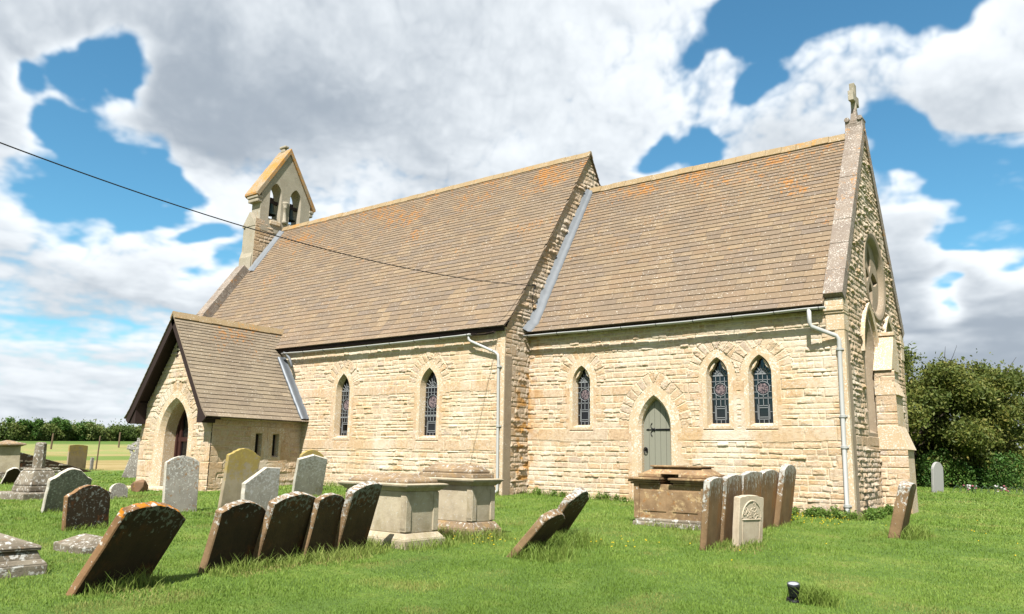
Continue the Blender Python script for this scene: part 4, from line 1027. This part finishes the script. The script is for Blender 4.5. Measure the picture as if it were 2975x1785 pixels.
hay = k.mix(bank, hay, k.mix(k.noise(.9, 5, .7, co), lin(96, 122, 48), lin(122, 140, 62)))
top = k.rng(sep.outputs[0], -50, -54); hay = k.mix(top, hay, lin(92, 120, 48))
fx = k.math('ADD', sep.outputs[0], k.math('MULTIPLY', k.noise(.5, 3, .5, co), 2.0))
c = k.mix(k.rng(fx, -22.2, -23.2), lawn, hay)
far = k.rng(sep.outputs[1], 40, 46); c = k.mix(far, c, k.mix(k.noise(.06, 4, .6, co), lin(140, 148, 84), lin(176, 166, 104)))
k.bump(k.noise(24, 6, .75, co), .8, .05)
ground = mesh_np('ground', np.stack([GX.ravel(), GY.ravel(), GZ.ravel()], 1), np.stack([q, q+1, q+nx+1, q+nx], 1), k.out(c), smooth=True)
tag(ground, kind='structure')

# ------------------------------------------------------------------ grass
CAM = np.array([13.5967, -17.9143, 1.1187])
def mat_leaf(name, stops, trans=.35, rough=.6):
    k = NT(name); r, dry, tip = k.attr()[:3]
    c = k.ramp(r, stops); c = k.mix(dry, c, lin(186, 168, 110))
    k.l(c, k.b.inputs['Base Color']); k.b.inputs['Roughness'].default_value = rough; k.b.inputs['Specular IOR Level'].default_value = .2
    tr = k.n('ShaderNodeBsdfTranslucent'); k.l(c, tr.inputs[0]); mx = k.n('ShaderNodeMixShader'); mx.inputs[0].default_value = trans
    k.l(k.b.outputs[0], mx.inputs[1]); k.l(tr.outputs[0], mx.inputs[2]); k.l(mx.outputs[0], k.t.nodes['Material Output'].inputs[0])
    return k.m
M['grass'] = mat_leaf('grass blades', [(0, lin(98, 128, 46)), (.35, lin(126, 160, 62)), (.7, lin(148, 176, 78)), (1, lin(178, 190, 110))])
GM_STONES = [(o.matrix_world.translation.x, o.matrix_world.translation.y) for o in list(bpy.data.objects) if o.get('category') in ('gravestone',)]
def in_church(x, y):
    return ((x > -17.6) & (x < .03) & (y > -.05) & (y < 9.4)) | ((x > -.1) & (x < 9.05) & (y > DY-.05) & (y < 8.2)) | ((x > -13.2) & (x < -8.83) & (y > -3.6) & (y < 1)) | ((x > 9) & (x < 9.75) & (y > 4) & (y < 5.65)) | ((x > -12.4) & (x < -9.7) & (y > -4.3) & (y < -3))
def blades(x, y, h, w, seed, dry, z=None, lean=.5):
    rs = np.random.RandomState(seed); n = len(x)
    z = gh(x, y)-.01 if z is None else z
    a = rs.rand(n)*2*PI; f = rs.rand(n)*2*PI; le = h*lean*(.3+rs.rand(n))
    cx, sx_ = np.cos(a)*w/2, np.sin(a)*w/2; dx, dy = np.cos(f)*le, np.sin(f)*le
    P = np.stack([np.stack([x-cx, y-sx_, z], 1), np.stack([x+cx, y+sx_, z], 1),
                  np.stack([x+cx*.8+dx*.35, y+sx_*.8+dy*.35, z+h*.6], 1), np.stack([x-cx*.8+dx*.35, y-sx_*.8+dy*.35, z+h*.6], 1),
                  np.stack([x+dx*1.0+cx*.12, y+dy*1.0+sx_*.12, z+h], 1), np.stack([x+dx-cx*.12, y+dy-sx_*.12, z+h], 1)], 1)
    b = np.arange(n)[:, None]*6
    F = np.concatenate([b+np.array([[0, 1, 2, 3]]), b+np.array([[3, 2, 4, 5]])], 0)
    patch = vnoise(x*.9+50, y*.9+50, 5)*.55+vnoise(x*.25+40, y*.25+40, 6)*.35
    r = np.clip(patch+rs.rand(n)*.42-.16, 0, 1); d = np.clip(dry, 0, 1)*rs.rand(n)**.5
    C = np.repeat(np.stack([r, d, r], 1), 6, 0)
    return P.reshape(-1, 3), F, C
def scatter_lawn():
    rs = np.random.RandomState(3); out = []
    fw = np.array([-.588, .794]); fw = fw/np.linalg.norm(fw); rt = np.array([.802, .598]); rt /= np.linalg.norm(rt)
    for r0, r1, den, hh, ww in ((6.3, 9.5, 3400, .03, .007), (9.5, 13, 1900, .032, .009), (13, 18, 900, .036, .012), (18, 26, 380, .045, .018), (26, 38, 140, .05, .03), (38, 52, 45, .06, .05)):
        area = .5*(r1*r1-r0*r0)*1.36; n = int(area*den)
        r = np.sqrt(rs.uniform(r0*r0, r1*r1, n)); a = rs.uniform(-.68, .68, n)
        x = CAM[0]+r*(np.cos(a)*fw[0]+np.sin(a)*rt[0]); y = CAM[1]+r*(np.cos(a)*fw[1]+np.sin(a)*rt[1])
        m = ~in_church(x, y) & (x > -22.3); x, y = x[m], y[m]
        cl = vnoise(x*1.6+20, y*1.6+20, 9); h = hh*(.55+.9*rs.rand(len(x)))*(.6+.8*cl)
        dry = sstep(.7, .9, vnoise(x*1.3+70, y*1.3+70, 12))*.5+.05
        out.append(blades(x, y, h, np.full(len(x), ww)*(.7+.6*rs.rand(len(x))), int(r0*10), dry))
    return out
def tufts():
    rs = np.random.RandomState(8); out = []
    def ring(cx, cy, n, sx_, sy_, h0, h1, dry=.25, rz=0):
        x = rs.normal(0, sx_, n); y = rs.uniform(-sy_, sy_, n); c, s = math.cos(R(rz)), math.sin(R(rz))
        X = cx+x*c-y*s; Y = cy+x*s+y*c; m = ~in_church(X, Y)
        D_ = np.hypot(X-CAM[0], Y-CAM[1]); out.append(blades(X[m], Y[m], rs.uniform(h0, h1, n)[m], .006*(1+.06*D_[m]), int(abs(cx*31+cy*17)) % 9999, np.full(m.sum(), dry), lean=.75))
    for x, y in GM_STONES:
        near = math.hypot(x-CAM[0], y-CAM[1]) < 17
        ring(x+.05, y, 200 if near else 80, .09, .45, .05, .15 if near else .12)
    for x, y in ((4.39, -13.08), (4.3, -11.5), (4.3, -10.6), (4.35, -10.0), (4.35, -9.4)): ring(x+.2, y, 300, .1, .45, .05, .17, .3, 10); ring(x+.22, y+.15, 60, .1, .4, .15, .28, .35, 10)
    for x, y in ((6.4, -7.6), (5.95, -6.2)): ring(x+.25, y, 800, .22, .5, .08, .3, .2)
    ring(4.75, -8.1, 400, .14, .5, .06, .2, .3); ring(3.8, -8.62, 400, .5, .1, .06, .18, .3); ring(4.7, -6.8, 700, .2, .4, .08, .24, .3); ring(4.3, -7.15, 500, .4, .2, .08, .26, .3)
    ring(4.62, -11.2, 420, .14, .6, .02, .07, 1.0, 8); ring(4.7, -10.0, 300, .14, .5, .02, .08, .9, 8); ring(4.9, -13.0, 260, .2, .35, .02, .06, .9); ring(8.55, -4.6, 300, .2, .5, .02, .08, 1.0)
    ring(6.5, -2.98, 260, .5, .06, .05, .16); ring(2.4, -13.6, 300, .6, .6, .05, .14)
    ring(10.78, -8.18, 700, .12, .16, .08, .24, .2); ring(10.5, -1.1, 500, .16, .45, .08, .28)
    for x0, x1, y in ((0, 9.1, DY-.14), (-8.7, 0, -.12)):
        n = int((x1-x0)*160); X = rs.uniform(x0, x1, n); Y = y+rs.normal(0, .08, n); h = rs.uniform(.05, .24, n); out.append(blades(X, Y, h, np.full(n, .012), 77, np.full(n, .2), lean=.8))
    n = 500; Y = rs.uniform(1.0, 4.0, n); X = 9.14+np.abs(rs.normal(0, .08, n)); out.append(blades(X, Y, rs.uniform(.05, .22, n), np.full(n, .014), 78, np.full(n, .2), lean=.8))
    return out
def join(parts):
    V = []; F = []; C = []; b = 0
    for v, f, c in parts: V.append(v); F.append(f+b); C.append(c); b += len(v)
    return np.concatenate(V), np.concatenate(F), np.concatenate(C)
g = mesh_np('lawn_grass', *join(scatter_lawn())[:2], M['grass'], None, None)
def set_col(o, C):
    a = o.data.color_attributes.new('Col', 'FLOAT_COLOR', 'POINT'); c = np.ones((len(o.data.vertices), 4), np.float32); c[:, :3] = C; a.data.foreach_set('color', c.ravel())
bpy.data.objects.remove(g)
v_, f_, c_ = join(scatter_lawn()); g = mesh_np('lawn_grass', v_, f_, M['grass'], None, c_)
tag(g, 'short mown lawn grass across the churchyard', 'grass', kind='stuff')
v_, f_, c_ = join(tufts()); g = mesh_np('grass_tufts', v_, f_, M['grass'], None, c_)
tag(g, 'longer grass tufts left uncut round the stones and walls', 'grass', kind='stuff')

# ------------------------------------------------------------------ leaves
def leaf_cloud(centres, radii, n, size, seed, flat=.0, shell=.55, zlo=None, spread=.0):
    """small leaf quads through the volume of several lumps"""
    rs = np.random.RandomState(seed); C = np.array(centres, float); Rr = np.array(radii, float)
    if Rr.ndim == 1: Rr = np.stack([Rr, Rr, Rr], 1)
    wgt = Rr.prod(1)**(2/3); idx = rs.choice(len(C), n, p=wgt/wgt.sum())
    d = rs.normal(size=(n, 3)); d /= np.linalg.norm(d, axis=1)[:, None]
    rad = shell+(1-shell)*rs.rand(n)**.6; rad *= .85+.3*vnoise(d[:, 0]*2.5+idx*3.1, d[:, 1]*2.5+d[:, 2]*3, seed+1)
    P = C[idx]+d*Rr[idx]*rad[:, None]
    if zlo is not None: P = P[P[:, 2] > zlo]; 
    n = len(P)
    # gather into sprays
    P = P+rs.normal(0, size*.5, (n, 3))+rs.normal(0, 1, (n, 3))*spread*(rs.rand(n, 1)**2)
    a = rs.normal(size=(n, 3)); a /= np.linalg.norm(a, axis=1)[:, None]; b = np.cross(a, rs.normal(size=(n, 3))); b /= np.linalg.norm(b, axis=1)[:, None]
    s = size*rs.uniform(.6, 1.3, n)[:, None]
    V = np.stack([P-a*s*.9, P-b*s*.45, P+a*s, P+b*s*.45], 1).reshape(-1, 3)
    F = np.arange(n*4).reshape(-1, 4)
    br = np.clip(.5*vnoise(P[:, 0]*1.3+30, P[:, 1]*1.3+P[:, 2]*1.7+30, seed+2)+.5*rs.rand(n), 0, 1)
    col_ = np.repeat(np.stack([br, np.clip(rs.rand(n)-.93, 0, 1)*5, br], 1), 4, 0)
    return V, F, col_
M['thorn'] = mat_leaf('thorn leaves', [(0, lin(76, 94, 42)), (.4, lin(106, 120, 54)), (.75, lin(136, 138, 64)), (1, lin(164, 146, 74))], .35)
M['hedge'] = mat_leaf('hedge leaves', [(0, lin(74, 96, 42)), (.5, lin(104, 124, 58)), (1, lin(140, 142, 80))], .25)
M['bush'] = mat_leaf('bush leaves', [(0, lin(58, 92, 38)), (.6, lin(86, 124, 50)), (1, lin(120, 150, 70))], .25)
M['weed'] = mat_leaf('weed leaves', [(0, lin(76, 110, 40)), (.6, lin(110, 144, 58)), (1, lin(150, 176, 84))], .35)
M['bark'] = mat_plain('bark', lin(84, 72, 58), .9, 0, .5, 7)

def tree(label, x, y, h, rx, seed, n, base=.0, name='thorn_tree', group='thorn trees at the right', mat='thorn'):
    rs = np.random.RandomState(seed); t = empty(name, (x, y, G(x, y))); tag(t, label, 'tree', group)
    m = MB(); top = h*.55
    m.tube([(0, 0, -.2), (.05, .03, top*.4), (-.06, .05, top*.75), (.02, 0, top)], [.2, .16, .13, .08], 8)
    cen = []; rad = []
    for i in range(9):
        a = 2*PI*i/9+rs.uniform(-.3, .3); e = rs.uniform(.25, 1.05); L = rx*rs.uniform(.6, .95)
        tip = (math.cos(a)*L*math.cos(e), math.sin(a)*L*math.cos(e), top*.5+L*math.sin(e)*1.0)
        m.tube([(0, 0, top*rs.uniform(.3, .7)), (tip[0]*.45, tip[1]*.45, top*.5+(tip[2]-top*.5)*.55+.1), tip], [.09, .06, .02], 6)
    m.build('trunk', M['bark'], t, True)
    for i in range(46):
        a = rs.uniform(0, 2*PI); zz = base+(h-base)*rs.beta(1.5, 1.25); env = math.sqrt(max(.05, 1-((zz-h*.48)/(h*.56))**2))
        rr = rx*env*rs.uniform(.45, .95); r = rs.uniform(.16, .27)*rx
        cen.append((math.cos(a)*rr, math.sin(a)*rr, min(zz, h-r*.7))); rad.append((r*1.15, r*1.15, r*.8))
    V, F, C = leaf_cloud(cen, rad, n, .085, seed+5, shell=.2, zlo=.05, spread=.32)
    mesh_np('crown', V, F, M[mat], t, C)
    # stray twigs that break the outline
    for i in range(14):
        m = MB(); c_ = cen[rs.randint(len(cen))]; d = Vector((c_[0], c_[1], (c_[2]-h*.4)*1.3)).normalized()
        p = Vector(c_); m.tube([p, p+d*rx*.3, p+d*rx*.42+Vector((rs.normal()*.1, rs.normal()*.1, .12))], [.018, .012, .005], 4)
        m.build('twig', M['bark'], t)
    return t
tree('tall thorn tree closest to the chancel corner', 6.9, 20.2, 5.8, 3.0, 1, 52000)
tree('rounded olive thorn tree with gaps in the middle of the right hand group', 8.9, 22.2, 5.35, 2.35, 2, 40000, .1)
tree('lower thorn tree spreading at the right end of the group', 10.0, 25.4, 5.3, 1.5, 3, 17000, 1.7)
tree('dark thorn tree partly cut by the right edge of the picture', 14.4, 34.0, 6.4, 2.9, 6, 26000, 2.6)
tree('thorn tree standing behind the tallest one beside the chancel', 5.0, 25.0, 6.4, 3.0, 4, 30000)
tree('dense thorn bush filling the back of the right hand group', 7.4, 26.5, 5.0, 2.8, 9, 30000)
# ivy undergrowth
cen = [(7.4+i*.62, 19.0+i*.35+math.sin(i*2.1)*.4, G(8, 19)+.5+.35*math.sin(i*1.7)) for i in range(6)]
V, F, C = leaf_cloud(cen, [(.75, .6, .75)]*6, 8000, .06, 21, zlo=G(8, 19)+.02); o = mesh_np('undergrowth', V, F, M['bush'], None, C); tag(o, 'dark ivy undergrowth at the feet of the thorn trees', 'undergrowth', kind='stuff')

# far hedge and its bushes
hx = lambda y: -58.6-.16*(y-12)
cen = []; rad = []; rs = np.random.RandomState(5)
for y in np.arange(-4, 40, .5):
    for zz in (.25, .6, .95):
        x = hx(y)+rs.uniform(-.4, .4); z = G(x, y)+zz+rs.uniform(-.12, .16); cen.append((x, y+rs.uniform(-.3, .3), z)); rad.append((.7, .65, rs.uniform(.38, .5)))
V, F, C = leaf_cloud(cen, rad, 110000, .1, 31, shell=.45); sp = rs.rand(len(V)//4) < .03; V = V.reshape(-1, 4, 3); V[sp] += np.array([0, 0, 1])*rs.uniform(.3, .7, (sp.sum(), 1, 1)); V = V.reshape(-1, 3)
o = mesh_np('hedge', V, F, M['hedge'], None, C); tag(o, 'long green field hedge along the horizon on the left', 'hedge')
for i, (y, h, lab) in enumerate(((10.9, 1.95, 'first bushy hawthorn rising above the hedge from the left'), (13.4, 2.0, 'broader bushy hawthorn in the middle of the hedge'), (15.9, 1.8, 'third hawthorn above the hedge, nearest the porch'))):
    x = hx(y)-.2; t = empty('hawthorn_bush', (x, y, G(x, y))); tag(t, lab, 'bush', 'hawthorn bushes in the hedge')
    rs = np.random.RandomState(50+i); cen = [(rs.normal()*.4, rs.normal()*.6, rs.uniform(.3, h-.4)) for _ in range(14)]
    V, F, C = leaf_cloud(cen, [rs.uniform(.3, .5) for _ in cen], 6500, .1, 60+i, shell=.3); mesh_np('crown', V, F, M['bush'], t, C)
    m = MB(); m.tube([(0, 0, -.2), (.05, 0, 1.0), (0, .1, h*.7)], [.12, .09, .04], 6); m.build('trunk', M['bark'], t)
# distant wood to the north, closing the horizon beyond the right hand field
cen = []; rad = []
rs = np.random.RandomState(8)
for i in range(150):
    x = rs.uniform(-70, 190); y = 190+rs.uniform(-6, 6)+.02*x; cen.append((x, y, G(x, y)+rs.uniform(1, 4))); rad.append((4, 3, rs.uniform(1.8, 3.2)))
V, F, C = leaf_cloud(cen, rad, 26000, .55, 41, shell=.5); o = mesh_np('far_wood', V, F, M['hedge'], None, C); tag(o, 'far belt of trees beyond the northern field', 'wood', kind='stuff')

# weeds and buttercups at the wall foot
cen = []; rad = []
rs = np.random.RandomState(9)
for x0, x1, y, n in ((6.3, 9.1, DY-.18, 26), (.3, 3.6, DY-.18, 12), (9.15, 9.4, 2.0, 3), (4.3, 5.6, DY-.2, 6)):
    for i in range(n): x = rs.uniform(x0, x1); yy = y+rs.normal()*.07; cen.append((x, yy, G(x, yy)+.08)); q_ = rs.uniform(.7, 1.9) if x > 6.8 else 1; rad.append((.1*q_, .08*q_, rs.uniform(.06, .14)*q_))
for i in range(16): yy = rs.uniform(1.2, 3.9); x = 9.2+abs(rs.normal()*.08); cen.append((x, yy, G(x, yy)+.1)); rad.append((.09, .12, rs.uniform(.08, .2)))
V, F, C = leaf_cloud(cen, rad, 11000, .03, 51, shell=.2); o = mesh_np('wall_weeds', V, F, M['weed'], None, C); tag(o, 'leafy weeds growing along the foot of the chancel walls', 'weeds', kind='stuff')
P = []
for x0, x1, y0, y1, n in ((7.6, 9.2, -1.3, .4, 70), (4.6, 5.8, -7.8, -6.9, 16), (6.6, 7.6, -6.6, -5.2, 14), (9.9, 12.5, -4, 4, 8), (5.4, 9.9, -9, -3, 8)):
    P += [(rs.uniform(x0, x1), rs.uniform(y0, y1)) for _ in range(n)]
m = MB()
for x, y in P:
    z = G(x, y)+rs.uniform(.07, .15); s_ = rs.uniform(.012, .02); m.add([(x+s_*math.cos(a), y+s_*math.sin(a), z+.006*math.sin(2*a)) for a in [2*PI*i/6 for i in range(6)]]+[(x, y, z-.012)], [(0, 1, 2, 3, 4, 5), (0, 1, 6), (2, 3, 6), (4, 5, 6)])
o = m.build('buttercups', mat_plain('buttercup petals', lin(232, 200, 30), .5, 0, .1, 9)); tag(o, 'scattered yellow buttercups in the grass', 'flowers', kind='stuff')
# ------------------------------------------------------------------ daylight and sky
w = bpy.data.worlds.new('World'); scn.world = w; w.use_nodes = True; t = w.node_tree; t.nodes.clear()
def N(ty, **kw):
    nd = t.nodes.new(ty)
    for a, b in kw.items(): setattr(nd, a, b)
    return nd
def mth(op, a, b=0.0, c=None, clamp=False):
    x = N('ShaderNodeMath', operation=op); x.use_clamp = clamp
    for s, v in zip(x.inputs, (a, b) if c is None else (a, b, c)):
        if isinstance(v, (int, float)): s.default_value = v
        else: t.links.new(v, s)
    return x.outputs[0]
def vm(op, a, b):
    x = N('ShaderNodeVectorMath', operation=op)
    for s, v in zip(x.inputs, (a, b)):
        if isinstance(v, tuple): s.default_value = v
        else: t.links.new(v, s)
    return x
def rng(v, a, b, lo=0, hi=1):
    x = N('ShaderNodeMapRange', interpolation_type='SMOOTHSTEP'); t.links.new(v, x.inputs[0])
    for i, q in enumerate((a, b, lo, hi)): x.inputs[i+1].default_value = q
    return x.outputs[0]
def noise(vec, scale, detail, rough=.55, lac=2.0):
    x = N('ShaderNodeTexNoise'); t.links.new(vec, x.inputs['Vector']); x.inputs['Scale'].default_value = scale; x.inputs['Detail'].default_value = detail; x.inputs['Roughness'].default_value = rough; x.inputs['Lacunarity'].default_value = lac
    return x
def mixc(f, a, b):
    x = N('ShaderNodeMix', data_type='RGBA')
    for s, v in ((x.inputs[0], f), (x.inputs[6], a), (x.inputs[7], b)):
        if isinstance(v, (int, float, tuple)): s.default_value = v
        else: t.links.new(v, s)
    return x.outputs[2]
SUN = Vector((.215, -.532, .819)).normalized()
sky = N('ShaderNodeTexSky', sky_type='NISHITA', sun_disc=False); sky.sun_elevation = math.asin(SUN.z); sky.sun_rotation = math.atan2(SUN.x, SUN.y); sky.air_density = 1.0; sky.dust_density = .3; sky.ozone_density = 3.0
D0 = N('ShaderNodeTexCoord').outputs['Generated']
D0 = vm('NORMALIZE', D0, (0, 0, 0)).outputs[0]
# cumulus clouds, worked out with noise on the sphere of the sky and kept as a lookup (coverage, brightness)
BLUE = [(-0.830,0.336,0.445,0.029),(-0.816,0.374,0.442,0.034),(-0.795,0.414,0.444,0.024),(-0.852,0.384,0.355,0.056),(-0.847,0.417,0.331,0.032),(-0.885,0.368,0.285,0.048),(-0.863,0.353,0.361,0.032),(-0.874,0.399,0.277,0.032),(-0.845,0.469,0.256,0.019),(-0.814,0.526,0.245,0.032),(-0.308,0.807,0.504,0.037),(-0.262,0.827,0.498,0.048),(-0.203,0.844,0.496,0.048),(-0.151,0.860,0.488,0.040),(-0.111,0.866,0.488,0.032),(-0.074,0.875,0.479,0.021),(-0.387,0.836,0.390,0.019),(-0.345,0.861,0.375,0.029),(-0.286,0.860,0.423,0.024),(-0.147,0.936,0.318,0.037),(-0.105,0.947,0.303,0.042),(-0.066,0.951,0.302,0.048),(-0.079,0.965,0.252,0.037),(-0.054,0.966,0.253,0.037),(-0.159,0.963,0.217,0.016),(-0.072,0.992,0.100,0.021),(-0.857,0.305,0.416,0.021)]
SHADE = [(-0.862,0.337,0.379,0.069,0.50),(-0.811,0.452,0.370,0.106,0.60),(-0.717,0.585,0.380,0.106,0.50),(-0.643,0.694,0.323,0.090,0.60),(-0.922,0.352,0.160,0.069,0.60),(-0.889,0.438,0.133,0.058,0.70),(-0.908,0.365,0.207,0.063,0.25),(-0.118,0.926,0.358,0.074,0.30),(-0.110,0.983,0.147,0.063,0.50),(-0.620,0.623,0.476,0.079,0.20),(-0.462,0.795,0.393,0.106,0.25),(-0.756,0.491,0.433,0.063,0.40),(-0.453,0.731,0.511,0.137,-0.50),(-0.190,0.883,0.429,0.079,-0.40),(-0.101,0.886,0.453,0.069,-0.50),(-0.828,0.469,0.309,0.048,-0.60),(-0.140,0.959,0.245,0.048,-0.60),(-0.066,0.979,0.193,0.048,-0.40),(-0.889,0.388,0.243,0.069,-0.40),(-0.357,0.809,0.467,0.079,-0.30),(-0.138,0.973,0.186,0.053,0.20)]

def pnoise(u, v, seed, period):
    """value noise, periodic in u"""
    tb = np.random.RandomState(seed).rand(257, period)
    ui = np.floor(u).astype(np.int32); vi = np.floor(v).astype(np.int32); fu = (u-ui).astype(np.float32); fv = (v-vi).astype(np.float32)
    fu = fu*fu*fu*(fu*(fu*6-15)+10); fv = fv*fv*fv*(fv*(fv*6-15)+10)
    a, b, c, d = ui % period, (ui+1) % period, vi % 257, (vi+1) % 257
    return ((tb[c, a]*(1-fu)+tb[c, b]*fu)*(1-fv)+(tb[d, a]*(1-fu)+tb[d, b]*fu)*fv).astype(np.float32)
def pfbm(u, v, seed, f, octs, gain=.5, billow=False):
    tot = 0; amp = 1; nrm = 0
    for k_ in range(octs):
        n_ = pnoise(u*f+k_*7.3, v*f*.159+k_*3.7, seed+k_, f)
        n_ = np.abs(2*n_-1) if billow else n_
        tot = tot+n_*amp; nrm += amp; amp *= gain; f *= 2
    return tot/nrm
def cloud_map(W=4096, H=2048):
    r0 = int(H*.47); el = ((np.arange(r0, H)+.5)/H-.5)*math.pi; uu = (np.arange(W)+.5)/W
    U, E = np.meshgrid(uu.astype(np.float32), el.astype(np.float32))
    Vc = (-.8/(np.sin(np.maximum(E, -.03))+.34)).astype(np.float32)
    wu = (pfbm(U, Vc, 11, 24, 4)-.5)*.030+(pfbm(U, Vc, 41, 120, 3)-.5)*.007
    wv = (pfbm(U, Vc, 21, 24, 4)-.5)*.17+(pfbm(U, Vc, 51, 120, 3)-.5)*.045
    Uw = U+wu*.6; Vw = Vc+wv*1.2
    low = pfbm(Uw, Vw, 31, 14, 5, .5); bil = pfbm(Uw, Vw, 61, 46, 6, .55, True); fine = pfbm(U, Vc, 81, 300, 3, .6)
    th = (.5-(U+wu))*2*math.pi; ew = E+wv
    dx, dy, dz = np.cos(ew)*np.cos(th), np.cos(ew)*np.sin(th), np.sin(ew)
    win = (uu > .5-R(178)/2/math.pi) & (uu < .5-R(76)/2/math.pi); c0, c1 = np.where(win)[0][[0, -1]]
    gapf = np.where(low < .43, (.43-low)*6, 0).astype(np.float32); shd = np.zeros_like(low)
    gapf[:, c0:c1] = 0
    X, Y, Z = dx[:, c0:c1], dy[:, c0:c1], dz[:, c0:c1]
    for x, y, z, r in BLUE:
        q = Vector((x, y, z)).normalized(); d = np.arccos(np.clip(X*q.x+Y*q.y+Z*q.z, -1, 1)); gapf[:, c0:c1] += 1-sstep(r*.3, r*1.6, d)
    for x, y, z, r, wt in SHADE:
        q = Vector((x, y, z)).normalized(); d = np.arccos(np.clip(X*q.x+Y*q.y+Z*q.z, -1, 1)); shd[:, c0:c1] += wt*(1-sstep(r*.2, r*1.9, d))
    dens = low*.95+(bil-.2)*.78+(fine-.5)*.36-np.minimum(gapf, 1.15)*.8+.11
    cov = sstep(.03, .58, dens)
    thick = np.clip(dens-.12, 0, 1)
    # light comes from above and behind: darken by what lies above, at two scales, with the higher rows first
    def above(q, length):
        k_ = math.exp(-(math.pi/H)/length); acc = np.zeros(q.shape[1], np.float32); out = np.empty_like(q)
        for j in range(q.shape[0]-1, -1, -1): out[j] = acc; acc = acc*k_+q[j]*(1-k_)
        return out
    def blur(q, n):
        for _ in range(2):
            c_ = np.cumsum(np.concatenate([q[:, -n:], q, q[:, :n+1]], 1), 1, dtype=np.float64); q = ((c_[:, 2*n+1:]-c_[:, :-2*n-1])/(2*n+1)).astype(np.float32)[:, :W]
        return q
    big = above(blur(thick, 45), R(5)); small = above(blur(thick, 7), R(.8)); mid_ = above(blur(thick, 18), R(2.2))
    sh = .34*big+.75*(mid_-big)+.75*(small-mid_)+.2*thick+.22*shd-.08-(bil-.3)*.55-(fine-.5)*.22
    sh = sstep(-.16, .62, sh)
    px = np.zeros((H, W, 4), np.float32); px[..., 3] = 1
    px[r0:, :, 0] = cov; px[r0:, :, 1] = sh
    im = bpy.data.images.new('cloud lookup', W, H, alpha=False, float_buffer=True); im.colorspace_settings.name = 'Non-Color'
    im.pixels.foreach_set(px.ravel()); im.update(); return im
env = N('ShaderNodeTexEnvironment'); env.image = cloud_map(); env.interpolation = 'Cubic'; t.links.new(D0, env.inputs[0])
sp = N('ShaderNodeSeparateColor'); t.links.new(env.outputs[0], sp.inputs[0]); cov, g = sp.outputs[0], sp.outputs[1]
EX = 1.0/.1
cl = mixc(g, tuple(v*EX for v in (.84, .88, .91))+(1,), tuple(v*EX for v in (.32, .37, .43))+(1,))
hsv = N('ShaderNodeHueSaturation'); hsv.inputs['Saturation'].default_value = 1.05; hsv.inputs['Value'].default_value = 1.35; t.links.new(sky.outputs[0], hsv.inputs['Color'])
blue = N('ShaderNodeMix', data_type='RGBA', blend_type='MULTIPLY'); blue.inputs[0].default_value = 1; t.links.new(hsv.outputs[0], blue.inputs[6]); blue.inputs[7].default_value = (.6, 1.0, .96, 1)
full = mixc(cov, blue.outputs[2], cl)
bg = N('ShaderNodeBackground'); bg.inputs['Strength'].default_value = .05; t.links.new(full, bg.inputs[0])
t.links.new(bg.outputs[0], N('ShaderNodeOutputWorld').inputs[0])
sun = bpy.data.lights.new('sun', 'SUN'); sun.energy = 5.0; sun.angle = R(.53); sun.color = (1, .965, .915)
so = bpy.data.objects.new('sun', sun); col.objects.link(so); so.rotation_euler = (-SUN).to_track_quat('-Z', 'Y').to_euler(); so.location = (0, -20, 30)

# ------------------------------------------------------------------ camera
cd = bpy.data.cameras.new('camera'); co_ = bpy.data.objects.new('camera', cd); col.objects.link(co_); scn.camera = co_
cd.sensor_width = 36; cd.lens = 36*2275.47/2975; cd.clip_end = 5000; cd.clip_start = .1
yaw, pitch, roll = .6417, .1901, .0194
fwd = Vector((-math.sin(yaw)*math.cos(pitch), math.cos(yaw)*math.cos(pitch), math.sin(pitch))); rt = Vector((math.cos(yaw), math.sin(yaw), 0)); up = rt.cross(fwd)
r2 = rt*math.cos(roll)+up*math.sin(roll); u2 = up*math.cos(roll)-rt*math.sin(roll)
mw = Matrix((r2.to_4d(), u2.to_4d(), (-fwd).to_4d(), (0, 0, 0, 1))).transposed(); mw[3][0] = mw[3][1] = mw[3][2] = 0; mw.translation = (13.5967, -17.9143, 1.1187)
co_.matrix_world = mw
scn.view_settings.view_transform = 'Standard'; scn.view_settings.look = 'None'; scn.view_settings.exposure = 1.35; scn.view_settings.gamma = 1
scn.cycles.max_bounces = 6; scn.cycles.use_denoising = True
